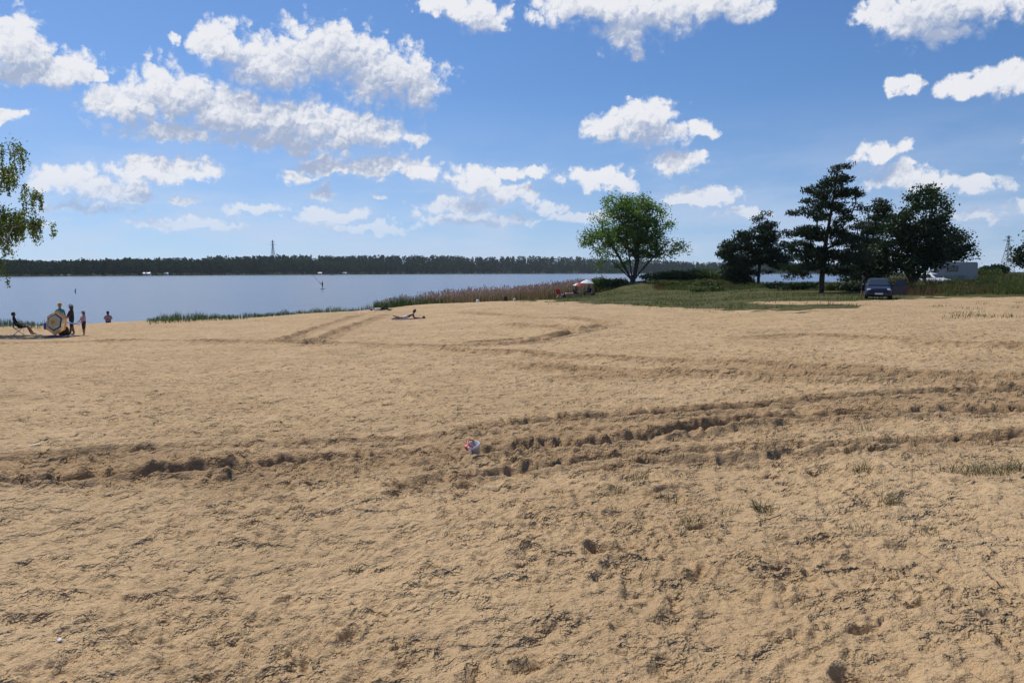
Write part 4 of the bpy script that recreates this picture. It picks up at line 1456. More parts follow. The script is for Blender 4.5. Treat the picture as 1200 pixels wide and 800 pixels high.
    if hat is not None:
        mb = MB()
        prof = [(0.165, 0.045), (0.168, 0.051), (0.115, 0.062), (0.112, 0.095), (0.098, 0.140), (0.055, 0.162), (0.002, 0.168)]
        vsn = MB().lathe(prof, 18)
        mb.add([hc + side * p[0] - face * (p[1] * 1.08) + hd * (p[2] + 0.005) for p in vsn.v], vsn.f)
        mb.build('hat', hat, root, True)
    return root


def stand(h=1.0, arms=None, stride=0.1):
    J = {'pelvis': (0, 0, 0.95), 'chest': (0, 0.01, 1.30), 'neck': (0, 0.01, 1.47), 'head': (0, -0.01, 1.72),
         'hipL': (0.095, 0, 0.90), 'hipR': (-0.095, 0, 0.90), 'knL': (0.105, -stride * 0.4, 0.50), 'knR': (-0.105, stride * 0.3, 0.50),
         'anL': (0.105, -stride, 0.075), 'anR': (-0.105, stride, 0.075), 'toL': (0.125, -stride - 0.17, 0.032), 'toR': (-0.125, stride - 0.17, 0.032),
         'shL': (0.18, 0.01, 1.40), 'shR': (-0.18, 0.01, 1.40), 'elL': (0.25, 0.03, 1.12), 'elR': (-0.25, 0.03, 1.12), 'wrL': (0.25, -0.10, 0.90), 'wrR': (-0.25, -0.10, 0.90)}
    if arms:
        J.update(arms)
    return J


def sit(seat=0.42, recline=0.14, arms=None, legs=0.46):
    b = recline
    J = {'pelvis': (0, 0, seat + 0.12), 'chest': (0, b * 0.8, seat + 0.48), 'neck': (0, b, seat + 0.65), 'head': (0, b * 0.9, seat + 0.90),
         'hipL': (0.095, -0.04, seat + 0.10), 'hipR': (-0.095, -0.04, seat + 0.10), 'knL': (0.12, -0.46, seat + 0.12), 'knR': (-0.12, -0.46, seat + 0.12),
         'anL': (0.13, -0.46 - legs * 0.35, 0.075), 'anR': (-0.13, -0.46 - legs * 0.2, 0.075), 'toL': (0.14, -0.64 - legs * 0.35, 0.032), 'toR': (-0.14, -0.62 - legs * 0.2, 0.032),
         'shL': (0.18, b, seat + 0.58), 'shR': (-0.18, b, seat + 0.58), 'elL': (0.26, b - 0.05, seat + 0.30), 'elR': (-0.26, b - 0.05, seat + 0.30), 'wrL': (0.23, -0.24, seat + 0.26), 'wrR': (-0.23, -0.24, seat + 0.26)}
    if arms:
        J.update(arms)
    return J


SWEAT = lambda top, low, arm=None: {'torso': top, 'shoulder': top, 'thigh': low, **({'upper_arm': arm} if arm else {})}


# ------------------------------------------------------------------ furniture of the beach
def folding_chair(label, loc, rz, cloth, frame=m_steel):
    """camp chair facing -Y with crossed legs, armrests and a sling seat"""
    c = thing('camp_chair', label, 'chair', loc, rz - math.atan2(loc[0], loc[1]))
    mb = MB()
    mb.add([(-0.26, -0.24, 0.44), (0.26, -0.24, 0.44), (0.22, 0.0, 0.395), (-0.22, 0.0, 0.395), (0.24, 0.22, 0.41), (-0.24, 0.22, 0.41), (-0.26, -0.24, 0.425), (0.26, -0.24, 0.425), (0.22, 0.0, 0.38), (-0.22, 0.0, 0.38), (0.24, 0.22, 0.395), (-0.24, 0.22, 0.395)],
           [(0, 1, 2, 3), (3, 2, 4, 5), (9, 8, 7, 6), (11, 10, 8, 9), (0, 6, 7, 1), (4, 10, 11, 5), (1, 7, 8, 2), (2, 8, 10, 4), (3, 9, 6, 0), (5, 11, 9, 3)])
    mb.build('seat', cloth, c)
    mb = MB()
    mb.add([(-0.26, 0.22, 0.42), (0.26, 0.22, 0.42), (0.26, 0.36, 0.90), (-0.26, 0.36, 0.90), (-0.26, 0.235, 0.42), (0.26, 0.235, 0.42), (0.26, 0.375, 0.90), (-0.26, 0.375, 0.90)], [(0, 1, 2, 3), (7, 6, 5, 4), (0, 4, 5, 1), (3, 2, 6, 7), (1, 5, 6, 2), (0, 3, 7, 4)])
    mb.build('backrest', cloth, c)
    for s in (-1, 1):
        MB().tube([(s * 0.27, -0.26, 0.015), (s * 0.27, 0.22, 0.42)], 0.011, 6).build('leg', frame, c)
        MB().tube([(s * 0.27, 0.26, 0.015), (s * 0.27, -0.24, 0.44)], 0.011, 6).build('leg', frame, c)
        MB().tube([(s * 0.27, -0.24, 0.44), (s * 0.28, -0.25, 0.63)], 0.010, 6).build('arm_post', frame, c)
        MB().tube([(s * 0.275, 0.235, 0.41), (s * 0.275, 0.38, 0.92)], 0.011, 6).build('back_post', frame, c)
        MB().box((s * 0.285, 0.02, 0.64), (0.055, 0.56, 0.018)).build('armrest', cloth, c)
    MB().tube([(-0.27, -0.26, 0.02), (0.0, -0.25, 0.23), (0.27, -0.24, 0.43)], 0.009, 6).build('brace', frame, c)
    MB().tube([(0.27, -0.26, 0.02), (0.0, -0.25, 0.23), (-0.27, -0.24, 0.43)], 0.009, 6).build('brace', frame, c)
    return c


def parasol(label, loc, rot, rad_, rise, bands, n, pole_len, panels=None, pole_mat=m_steel):
    """bands: list of (fraction, material) from the tip outwards; origin at the foot of the pole"""
    p = thing('parasol', label, 'parasol', loc)
    p.rotation_euler = rot
    MB().tube([(0, 0, 0), (0, 0, pole_len)], 0.016, 8).build('pole', pole_mat, p)
    mats, mb = [], MB()
    prev = 0.012
    for fr, mm in bands:
        if mm not in mats:
            mats.append(mm)
        for k in range(n):
            a0, a1 = 2 * math.pi * k / n, 2 * math.pi * (k + 1) / n
            use = mm if panels is None else panels[k % len(panels)]
            if use not in mats:
                mats.append(use)

            def pt(f, a, dz=0.0):
                return (rad_ * f * math.cos(a), rad_ * f * math.sin(a), pole_len - rise * f ** 1.55 + dz)
            am = (a0 + a1) / 2
            sag = math.cos(math.pi / n)
            q = [pt(prev, a0), pt(prev, a1), pt(fr, a1), pt(fr, a0)]
            mb.add(q + [(x_, y_, z_ - 0.006) for x_, y_, z_ in q], [(0, 3, 2, 1), (4, 5, 6, 7)] + ([(3, 7, 6, 2)] if fr >= 1 else []), mats.index(use))
        prev = fr
    mb.build('canopy', mats, p)
    for k in range(n):
        a = 2 * math.pi * k / n
        MB().tube([(0, 0, pole_len - 0.03), (rad_ * 0.5 * math.cos(a), rad_ * 0.5 * math.sin(a), pole_len - rise * 0.5 ** 1.55 - 0.02), (rad_ * 0.985 * math.cos(a), rad_ * 0.985 * math.sin(a), pole_len - rise - 0.015)], 0.005, 4).build('rib', m_dsteel, p)
    MB().lathe([(0.018, 0), (0.022, 0.02), (0.012, 0.06), (0.003, 0.08)], 8, (0, 0, pole_len - 0.005)).build('tip', m_white, p, True)
    return p


def bag(name, label, cat, loc, rz, s, material, strap=None):
    b = thing(name, label, cat, loc, rz)
    w, d, h = s
    prof = []
    mb = MB()
    N = 14
    for i, (f, zf) in enumerate([(0.86, 0.0), (1.0, 0.12), (1.02, 0.4), (0.92, 0.7), (0.66, 0.92), (0.3, 1.0)]):
        for k in range(N):
            a = 2 * math.pi * k / N
            ca, sa = math.cos(a), math.sin(a)
            sq = (abs(ca) ** 3.2 + abs(sa) ** 3.2) ** (-1 / 3.2)
            wob = 1 + 0.07 * math.sin(3 * a + i * 1.7)
            mb.v.append((w / 2 * f * ca * sq * wob, d / 2 * f * sa * sq * wob, h * zf))
    for i in range(5):
        for k in range(N):
            mb.f.append((i * N + k, i * N + (k + 1) % N, (i + 1) * N + (k + 1) % N, (i + 1) * N + k))
    mb.f += [tuple(range(N))[::-1], tuple(5 * N + k for k in range(N))]
    mb.m = [0] * len(mb.f)
    mb.build('body', material, b, True)
    MB().tube([(-0.09 * w / 0.4, 0, h * 0.95), (-0.06, 0, h * 1.12), (0.06, 0, h * 1.12), (0.09 * w / 0.4, 0, h * 0.95)], 0.012, 6).build('handle', strap or m_black, b)
    MB().ball((0, -d * 0.49, h * 0.36), (w * 0.32, d * 0.14, h * 0.24), 10, 7).build('pocket', material, b, True)
    return b


def towel(label, loc, rz, w, l, material):
    nx, ny = 8, 16
    c, s = math.cos(rz), math.sin(rz)
    jj, ii = [q.ravel() for q in np.meshgrid(np.arange(ny + 1), np.arange(nx + 1), indexing='ij')]
    x_ = (ii / nx - 0.5) * w + 0.03 * np.sin(jj * 1.3)
    y_ = (jj / ny - 0.5) * l + 0.03 * np.sin(ii * 2.1)
    wx, wy = c * x_ - s * y_, s * x_ + c * y_
    V = np.stack([wx, wy, height(wx + loc[0], wy + loc[1]) - loc[2] + 0.022 + 0.012 * np.sin(ii * 1.9 + jj * 1.1)], 1)
    Fq = [(j * (nx + 1) + i, j * (nx + 1) + i + 1, (j + 1) * (nx + 1) + i + 1, (j + 1) * (nx + 1) + i) for j in range(ny) for i in range(nx)]
    mb = MB().add(V, Fq)
    o = mb.build('towel', material, None, True)
    sol = o.modifiers.new('solid', 'SOLIDIFY'); sol.thickness = 0.012
    o.location = loc
    return tag(o, label, 'towel')


# ---- group on the left
E90 = math.pi / 2
l = ground_at(20, 44.5)
folding_chair('black camp chair with crossed steel legs in the birch shade', l, E90, m_black)
person('person in black reclining in the camp chair, bare legs stretched right', (l[0], l[1], l[2]), E90, sit(0.38, 0.20, legs=0.75), SWEAT(m_black, m_black, m_black), hair=m_hair, skin=m_tan)
l = ground_at(83, 44.0)
person('adult in white sun hat, brown top and dark shorts beside the striped parasol', l, R(-78), stand(1, {'elR': (-0.24, -0.12, 1.14), 'wrR': (-0.10, -0.30, 1.00), 'elL': (0.25, -0.10, 1.13), 'wrL': (0.14, -0.28, 0.99), 'face': (0, -1, -0.1)}, 0.13), {**SWEAT(m_brown, m_olive, m_brown), 'low_thigh': m_olive}, hat=m_white, hair_len=0.10, scale=0.98, skin=m_tan, girth=1.4)
l2 = ground_at(97, 43.6)
person('small child in white sun hat, pale pink shirt and maroon shorts', l2, R(-65), stand(1, {'elR': (-0.22, -0.08, 1.15), 'wrR': (-0.12, -0.28, 1.02), 'elL': (0.25, -0.06, 1.13), 'wrL': (0.16, -0.26, 1.0)}, 0.05), {**SWEAT(m_pink, m_maroon, m_pink), 'low_thigh': m_maroon}, hat=m_white, hair_len=0.12, scale=0.80, girth=1.3)
# the pale pole the two hold between them
a_, b_ = Vector(at(77, 377, 43.55)), Vector(at(93, 380, 43.45))
o = MB().tube([(0, 0, 0), (b_ - a_) * 0.5 + Vector((0, 0, -0.02)), b_ - a_], [0.045, 0.04, 0.035], 8).build('pole', m_white)
o.location = a_
tag(o, 'pale pole held level between the adult and the small child', 'pole')
l = ground_at(70, 45.2)
person('person in orange sun hat and teal top half hidden behind the striped parasol', l, R(10), stand(1), SWEAT(m_teal, m_teal, m_teal), hat=m_orange, hair=m_yellow, hair_len=0.02, scale=1.0)
# striped parasol lying on its rim, top towards the camera
cx = Vector(at(63.5, 377.5, 43.3))
ax = Vector((-0.16, -0.96, 0.22)).normalized()
rot = ax.to_track_quat('Z', 'X')
foot = cx - ax * 1.32
parasol('striped parasol in orange, yellow, cream and maroon rings lying on its rim', foot, rot.to_euler(), 0.72, 0.30, [(0.16, m_can_orange), (0.38, m_can_yellow), (0.58, m_can_pale), (0.68, m_can_maroon), (0.90, m_can_cream), (1.0, m_can_orange)], 6, 1.45)
l = ground_at(73.5, 43.6)
bag('backpack', 'dark green rucksack standing on the sand right of the striped parasol', 'bag', l, 0.3, (0.52, 0.34, 0.52), m_olive)
l = ground_at(52.5, 52.5)
bag('cool_bag', 'small blue bag in the shore grass left of the striped parasol', 'bag', l, 0.2, (0.26, 0.22, 0.42), m_blue, m_blue)
l = ground_at(70, 42.9)
towel('dark violet sheet painted as shade on the sand below the rucksack', l, E90, 1.0, 1.7, m_shadev)  # dark sheet stands in for the shadow below the parasol
# seated at the waterline
l = ground_at(126, 60.5)
person('lone person in pink top sitting at the waterline with back turned', l, R(180), sit(0.0, 0.05, {'knL': (0.16, -0.40, 0.42), 'knR': (-0.16, -0.40, 0.42), 'anL': (0.14, -0.62, 0.06), 'anR': (-0.14, -0.62, 0.06), 'toL': (0.15, -0.80, 0.03), 'toR': (-0.15, -0.80, 0.03), 'elL': (0.28, -0.10, 0.32), 'elR': (-0.28, -0.10, 0.32), 'wrL': (0.16, -0.38, 0.40), 'wrR': (-0.16, -0.38, 0.40)}), SWEAT(m_mauve, m_maroon, m_mauve), hair=m_hair, hair_len=0.06)

# ---- sunbathers
def lie_back():
    return {'pelvis': (0, 0, 0.14), 'chest': (0, 0.36, 0.14), 'neck': (0, 0.54, 0.15), 'head': (0, 0.79, 0.16), 'face': (0, 0.0, 1),
            'hipL': (0.095, -0.05, 0.13), 'hipR': (-0.095, -0.05, 0.13), 'knL': (0.13, -0.46, 0.13), 'knR': (-0.12, -0.36, 0.42), 'anL': (0.14, -0.88, 0.07), 'anR': (-0.13, -0.60, 0.07),
            'toL': (0.18, -0.96, 0.16), 'toR': (-0.14, -0.76, 0.05), 'shL': (0.18, 0.45, 0.14), 'shR': (-0.18, 0.45, 0.14), 'elL': (0.36, 0.62, 0.12), 'elR': (-0.36, 0.60, 0.16), 'wrL': (0.22, 0.78, 0.10), 'wrR': (-0.16, 0.74, 0.16)}


def lie_front():
    return {'pelvis': (0, 0, 0.16), 'chest': (0, 0.31, 0.26), 'neck': (0, 0.45, 0.38), 'head': (0, 0.56, 0.61), 'face': (0, 1, -0.1),
            'hipL': (0.095, -0.06, 0.13), 'hipR': (-0.095, -0.06, 0.13), 'knL': (0.13, -0.48, 0.08), 'knR': (-0.13, -0.48, 0.08), 'anL': (0.15, -0.90, 0.06), 'anR': (-0.15, -0.88, 0.18),
            'toL': (0.16, -1.06, 0.04), 'toR': (-0.15, -0.98, 0.26), 'shL': (0.18, 0.40, 0.33), 'shR': (-0.18, 0.40, 0.33), 'elL': (0.24, 0.46, 0.07), 'elR': (-0.24, 0.46, 0.07), 'wrL': (0.16, 0.70, 0.07), 'wrR': (-0.12, 0.70, 0.07)}


l = ground_at(446, 62.5)
person('sunbather lying on the back near the reeds, pale shirt and dark trousers', (l[0], l[1], l[2] + 0.03), R(98), lie_back(), {'torso': m_white, 'shoulder': m_white, 'thigh': m_black, 'low_thigh': m_black, 'shin': m_black, 'foot': m_black, 'upper_arm': m_black}, hair=m_hair)
lt = ground_at(431, 62.0)
towel('pale pink towel beside the farther sunbather', lt, E90 + 0.1, 0.8, 1.5, m_towelp)
l = ground_at(477, 53.5)
person('sunbather propped on elbows in white shorts, looking right', (l[0], l[1], l[2] + 0.04), R(-86), lie_front(), {'thigh': m_white, 'low_thigh': m_skin}, hair=m_brhair, skin=m_tan, hair_len=0.03)
towel('violet sheet painted as shade under the sunbather propped on elbows', l, R(-86), 0.9, 2.1, m_shadev)  # dark sheet stands in for the shadow beneath the body
l = ground_at(496.5, 53.2)
bag('beach_bag', 'tiny dark bag on the sand right of the propped sunbather', 'bag', l, 0.4, (0.20, 0.15, 0.13), m_black)

# ---- picnic group on the turf
l = ground_at(687, 96)
parasol('white parasol with a domed canopy over the picnic group', l, (0, 0.03, 0), 0.86, 0.42, [(0.5, m_white), (1.0, m_white)], 8, 1.98)
l = ground_at(676, 97)
parasol('red and white panelled parasol left of the white one', (l[0], l[1], l[2]), (0.04, 0.12, 0.2), 0.74, 0.36, [(0.5, m_red), (1.0, m_red)], 8, 1.72, panels=[m_red, m_red, m_red, m_white, m_white, m_red, m_red, m_red])
l = ground_at(689, 95.2)
folding_chair('dark camp chair under the white parasol', l, R(-60), m_black)
person('person in dark clothes seated under the white parasol', l, R(-60), sit(0.40, 0.12), {**SWEAT(m_navy, m_black, m_navy), 'low_thigh': m_black, 'shin': m_black}, hair=m_hair)
l = ground_at(675.5, 95.6)
folding_chair('camp chair under the red and white parasol', l, R(60), m_maroon)
person('person in dark red seated under the red and white parasol', l, R(60), sit(0.40, 0.12), SWEAT(m_maroon, m_black), hair=m_brhair)
l = ground_at(656, 93.5)
folding_chair('red backed deck chair at the left end of the picnic group', l, R(150), m_red, m_plwhite).scale = (1.25, 1.25, 1.25)
l = ground_at(660, 95.4)
bag('holdall', 'black bag beside the red deck chair', 'bag', l, 0.3, (0.62, 0.40, 0.62), m_black)
l = ground_at(667, 96)
tb = thing('picnic_table', 'low folding table with a pink and white cloth amid the picnic group', 'table', l, 0.15)
MB().box((0, 0, 0.56), (1.0, 0.6, 0.03)).build('table_top', m_white, tb)
mb = MB()
for sx, sy, w_, d_ in ((0, -0.303, 1.0, 0.006), (0, 0.303, 1.0, 0.006), (-0.503, 0, 0.006, 0.6), (0.503, 0, 0.006, 0.6)):
    mb.box((sx, sy, 0.46), (w_, d_, 0.20))
mb.build('cloth_edge', m_pink, tb)
for sx in (-1, 1):
    for sy in (-1, 1):
        MB().tube([(sx * 0.44, sy * 0.25, 0.0), (sx * 0.42, sy * 0.24, 0.55)], 0.014, 6).build('leg', m_steel, tb)
l = ground_at(694.5, 94.6)
bag('holdall', 'dark bag on the grass right of the white parasol', 'bag', l, 0.1, (0.55, 0.35, 0.38), m_black)

# ---- things near the reeds
l = ground_at(592, 75.5)
st = thing('tree_stump', 'dark brown stump at the edge of the reeds', 'stump', l)
MB().lathe([(0.24, -0.06), (0.20, 0.1), (0.185, 0.3), (0.17, 0.46), (0.10, 0.5)], 12, rxy=(1, 0.9)).build('trunk', m_bark, st, True)
for k in range(4):
    a = k * 1.6 + 0.3
    MB().tube([(0.15 * math.cos(a), 0.15 * math.sin(a), 0.1), (0.32 * math.cos(a), 0.32 * math.sin(a), -0.05)], [0.07, 0.03], 6).build('root', m_bark, st, True)
for px_, Y_, lab, sc_ in ((560, 80, 'white plastic bag caught at the edge of the reeds', 1.0), (603, 82, 'smaller white plastic bag right of the brown stump', 0.75)):
    l = ground_at(px_, Y_)
    bag('plastic_bag', lab, 'bag', l, 0.7, (0.36 * sc_, 0.3 * sc_, 0.34 * sc_), m_plwhite, m_plwhite)

# ---- figure out on the lake
p = at(378, 338.6, 182.0)
bd = thing('paddle_board', 'narrow dark board carrying the distant figure on the lake', 'board', (p[0], p[1], WZ))
mb = MB()
prof = [(-1.5, 0.04, 0.12), (-1.3, 0.22, 0.08), (-0.6, 0.36, 0.06), (0.4, 0.38, 0.06), (1.2, 0.28, 0.08), (1.55, 0.05, 0.16)]
for (x_, w_, z_) in prof:
    mb.v += [(w_, x_, z_), (-w_, x_, z_), (-w_ * 0.8, x_, z_ - 0.11), (w_ * 0.8, x_, z_ - 0.11)]
for i in range(len(prof) - 1):
    for k in range(4):
        mb.f.append((i * 4 + k, i * 4 + (k + 1) % 4, i * 4 + 4 + (k + 1) % 4, i * 4 + 4 + k))
mb.f += [(3, 2, 1, 0), (20, 21, 22, 23)]
mb.m = [0] * len(mb.f)
mb.build('hull', m_dsteel, bd, True)
MB().box((0, 0.0, 0.068), (0.5, 1.3, 0.008)).build('deck_pad', m_grey, bd)
person('distant dark figure standing on a board on the lake', (p[0], p[1], WZ + 0.066), R(-60), stand(1, {'elR': (-0.2, -0.25, 1.25), 'wrR': (-0.05, -0.42, 1.30), 'elL': (0.2, -0.22, 1.2), 'wrL': (0.05, -0.42, 1.1)}), {**SWEAT(m_black, m_black, m_black), 'low_thigh': m_black, 'shin': m_black, 'forearm': m_black}, hair=m_hair)
o = MB().tube([(0.25, 0, 0.9), (-0.45, -0.1, 1.75), (-1.6, -0.3, 3.2)], [0.045, 0.04, 0.03], 6).build('long_pole', m_dsteel)
o.location = (p[0] - 0.35, p[1] - 0.3, WZ)
tag(o, 'long dark pole slanting up left from the figure on the lake', 'pole')
p = at(88, 343, 150.0)
o = MB().tube([(0, 0, -0.4), (0.06, 0, 0.35), (0.16, 0, 0.85)], [0.09, 0.1, 0.05], 7).build('mooring_stake', m_dsteel)
o.location = (p[0], p[1], WZ)
tag(o, 'dark leaning stake standing in the water off the left beach', 'stake')

# ---- toy bucket in the churned sand
x_, y_ = hit(557, 532)
bk = thing('toy_bucket', 'small white and grey toy bucket with red handle tipped in the sand', 'bucket', (x_, y_, gz(x_, y_) + 0.012), 0.5, scale=1.05)
bk.rotation_euler = (R(10), R(-16), 0.4)
MB().lathe([(0.046, -0.02), (0.050, 0.0), (0.062, 0.105), (0.066, 0.108), (0.066, 0.116), (0.058, 0.116), (0.047, 0.01), (0.001, 0.008)], 24, cap=False).build('body', m_plgrey, bk, True)
MB().lathe([(0.0625, 0.094), (0.068, 0.096), (0.068, 0.117), (0.0625, 0.118)], 24, cap=False).build('rim', m_plwhite, bk, True)
hp = [(0.067 * math.cos(a), -0.01 + 0.0 * a, 0.106 + 0.062 * math.sin(a)) for a in np.linspace(0, math.pi, 13)]
rx_ = Matrix.Rotation(R(62), 3, 'Z') @ Matrix.Rotation(R(-52), 3, 'X')
MB().tube([rx_ @ (Vector(q) - Vector((0, 0, 0.106))) + Vector((0, 0, 0.106)) for q in hp], 0.007, 8).build('handle', m_plred, bk, True)
MB().box((-0.066, 0.016, 0.10), (0.030, 0.05, 0.045), mi=0).build('spout', m_plred, bk, bevel=0.006)
MB().box((-0.055, -0.034, 0.07), (0.014, 0.05, 0.06)).build('lit_patch', m_plwhite, bk, bevel=0.004)  # white piece paints the sunlit left side against the shaded grey front

# litter on the sand
for (px_, py_, lab, mm, s_) in ((40, 521, 'flat pale wood chip on the sand at the left edge', m_cream, (0.16, 0.05, 0.02)), (70, 751, 'tiny white paper scrap on the foreground sand at left', m_white, (0.022, 0.03, 0.006)), (1110, 690, 'tiny white shell on the foreground sand at right', m_white, (0.022, 0.016, 0.012)), (251, 588, 'tiny white pebble below the churned sand strip', m_white, (0.03, 0.02, 0.014))):
    x_, y_ = hit(px_, py_)
    o = MB().ball((0, 0, 0), (s_[0] / 2, s_[1] / 2, s_[2] / 2 + 0.003), 9, 6).build(lab.split(' on ')[0].split()[-1] if False else {'c': 'wood_chip', 'p': 'paper_scrap', 's': 'shell', 'b': 'pebble'}['c' if 'chip' in lab else 'p' if 'paper' in lab else 's' if 'shell' in lab else 'b'], mm)
    o.location = (x_, y_, gz(x_, y_) + s_[2] * 0.4)
    o.rotation_euler = (0.1, -0.1, 0.5)
    tag(o, lab, 'litter' if 'paper' in lab or 'chip' in lab else 'pebble')

# ---- car
def car(name, label, loc, rz, paint, open_door=False):
    c = thing(name, label, 'car', loc, rz - math.atan2(loc[0], loc[1]))
    # stations front to rear: y, half width, belt height
    st_ = [(-2.0, 0.62, 0.60), (-1.94, 0.74, 0.70), (-1.7, 0.81, 0.78), (-1.2, 0.84, 0.87), (-0.85, 0.85, 0.93), (0.2, 0.85, 0.95), (1.2, 0.85, 0.97), (1.75, 0.82, 0.98), (1.93, 0.76, 0.95), (1.98, 0.68, 0.80)]
    mb = MB()
    for (y_, w_, b_) in st_:
        up_ = [(0.0, b_ + 0.02), (w_ * 0.55, b_ + 0.012), (w_ * 0.86, b_ - 0.02), (w_ * 0.97, b_ - 0.10), (w_, 0.62 * b_ + 0.05), (w_ * 0.985, 0.34), (w_ * 0.90, 0.21), (0.0, 0.19)]
        ring = [(x_, y_, z_) for x_, z_ in up_] + [(-x_, y_, z_) for x_, z_ in up_[-2:0:-1]]
        mb.v += ring
    n_ = 14
    for i in range(len(st_) - 1):
        for k in range(n_):
            mb.f.append((i * n_ + k, (i + 1) * n_ + k, (i + 1) * n_ + (k + 1) % n_, i * n_ + (k + 1) % n_))
    mb.f += [tuple(range(n_)), tuple((len(st_) - 1) * n_ + k for k in range(n_))[::-1]]
    mb.m = [0] * len(mb.f)
    mb.build('body', paint, c, True)
    g = [(-0.92, 0.74, 0.92, 0.92), (-0.22, 0.60, 1.36, 0.94), (0.15, 0.59, 1.44, 0.94), (1.0, 0.59, 1.44, 0.96), (1.55, 0.58, 1.36, 0.96), (1.86, 0.70, 0.97, 0.96)]
    mb = MB()
    for (y_, w_, zt, zb) in g:
        wb_ = 0.80
        f = max(0.0, (zt - zb) / 0.5)
        mb.v += [(-wb_, y_, zb), (-(wb_ * (1 - f) + w_ * f) - 0.02, y_, zb + (zt - zb) * 0.86), (-w_ * 0.82, y_, zt), (w_ * 0.82, y_, zt), ((wb_ * (1 - f) + w_ * f) + 0.02, y_, zb + (zt - zb) * 0.86), (wb_, y_, zb)]
    for i in range(len(g) - 1):
        for k in range(5):
            mb.f.append((i * 6 + k, i * 6 + k + 1, i * 6 + 7 + k, i * 6 + 6 + k))
    mb.m = [0] * len(mb.f)
    mb.build('roof', paint, c, True)
    nrm_ = Vector((0, -0.53, 0.85)).normalized() * 0.012
    mb = MB()
    q = [(-0.66, -0.86, 0.965), (0.66, -0.86, 0.965), (0.50, -0.27, 1.335), (-0.50, -0.27, 1.335)]
    mb.add([Vector(v_) + nrm_ * 1.4 for v_ in q] + [Vector(v_) - nrm_ for v_ in q], [(0, 1, 2, 3), (7, 6, 5, 4), (0, 4, 5, 1), (1, 5, 6, 2), (2, 6, 7, 3), (3, 7, 4, 0)])
    mb.build('windscreen', m_glass, c)
    q = [(-0.56, 1.60, 1.32), (0.56, 1.60, 1.32), (0.66, 1.84, 1.02), (-0.66, 1.84, 1.02)]
    mb = MB().add([Vector(v_) + Vector((0, 0.03, 0.012)) for v_ in q] + [Vector(v_) - Vector((0, 0.02, 0.01)) for v_ in q], [(3, 2, 1, 0), (4, 5, 6, 7), (0, 4, 7, 3), (1, 2, 6, 5), (0, 1, 5, 4), (2, 3, 7, 6)])
    mb.build('rear_window', m_glass, c)
    for s in (-1, 1):
        for (y0, y1) in ((-0.55, 0.28), (0.36, 1.25)):
            yt = y0 + (0.42 if y0 < 0 else 0.0)
            q = [(s * 0.815, y0, 0.985), (s * 0.815, y1, 0.995), (s * 0.665, y1 - 0.05, 1.33), (s * 0.665, yt, 1.33)]
            mb = MB().add(q + [(x_ - s * 0.03, y_, z_) for x_, y_, z_ in q], [(0, 1, 2, 3), (7, 6, 5, 4), (0, 4, 5, 1), (1, 5, 6, 2), (2, 6, 7, 3), (3, 7, 4, 0)])
            mb.build('side_window', m_glass, c)
        MB().ball((s * 0.60, -1.88, 0.66), (0.16, 0.09, 0.085), 12, 8).build('headlight', m_lamp, c, True)
        MB().ball((s * 0.70, 1.93, 0.78), (0.08, 0.06, 0.11), 10, 7).build('tail_light', m_plred, c, True)
        MB().ball((s * 0.94, -0.62, 1.0), (0.09, 0.06, 0.07), 10, 7).build('wing_mirror', paint, c, True)
        for y_ in (-1.25, 1.25):
            wh = MB().lathe([(0.20, -0.09), (0.285, -0.095), (0.305, -0.07), (0.308, 0.0), (0.305, 0.07), (0.285, 0.095), (0.20, 0.09)], 20, (s * 0.76, y_, 0.305), rot=Matrix.Rotation(E90, 3, 'Y')).build('wheel', m_rubber, c, True)
            MB().lathe([(0.05, 0.10), (0.19, 0.095), (0.20, 0.07), (0.20, -0.07)], 14, (s * 0.765, y_, 0.305), rot=Matrix.Rotation(E90 * s, 3, 'Y')).build('rim', m_steel, wh, True)
    MB().box((0, -1.985, 0.40), (1.46, 0.10, 0.17)).build('bumper', paint, c, bevel=0.03)
    MB().box((0, -2.045, 0.40), (0.50, 0.012, 0.11)).build('number_plate', m_plate, c)
    mb = MB()
    for k in range(4):
        mb.box((0, -1.985, 0.56 + 0.032 * k), (0.72, 0.05, 0.014))
    mb.build('grille', m_dsteel, c)
    if open_door:
        d = bpy.data.objects.new('door', None)
        COL.objects.link(d); d.parent = c
        d.location = (0.85, -0.62, 0.0)
        d.rotation_euler = (0, 0, R(-68))
        dm = MB()
        out = [(0.0, 0.30), (0.98, 0.30), (1.0, 0.62), (0.97, 0.96), (0.0, 0.93)]
        dm.v = [(0.035, y_, z_) for y_, z_ in out] + [(-0.035, y_, z_) for y_, z_ in out]
        dm.f = [(0, 1, 2, 3, 4), (9, 8, 7, 6, 5)] + [(k, 5 + k, 5 + (k + 1) % 5, (k + 1) % 5) for k in range(5)]
        dm.m = [0] * 7
        COL.objects.unlink(d); bpy.data.objects.remove(d)
        d = dm.build('door', paint, c, bevel=0.008)
        d.location = (0.86, -0.66, 0.0)
        d.rotation_euler = (0, 0, R(-72))
        tag(d, 'open front door swung out to the right')
        MB().add([(0.0, 0.02, 0.95), (0.0, 0.95, 0.975), (-0.10, 0.86, 1.34), (-0.10, 0.42, 1.34), (-0.02, 0.02, 0.95), (-0.02, 0.95, 0.975), (-0.12, 0.86, 1.34), (-0.12, 0.42, 1.34)], [(0, 1, 2, 3), (7, 6, 5, 4), (0, 4, 5, 1), (1, 5, 6, 2), (2, 6, 7, 3), (3, 7, 4, 0)]).build('window', m_glass, d)
        MB().box((0.045, 0.82, 0.80), (0.03, 0.16, 0.03)).build('handle', m_dsteel, d)
    return c


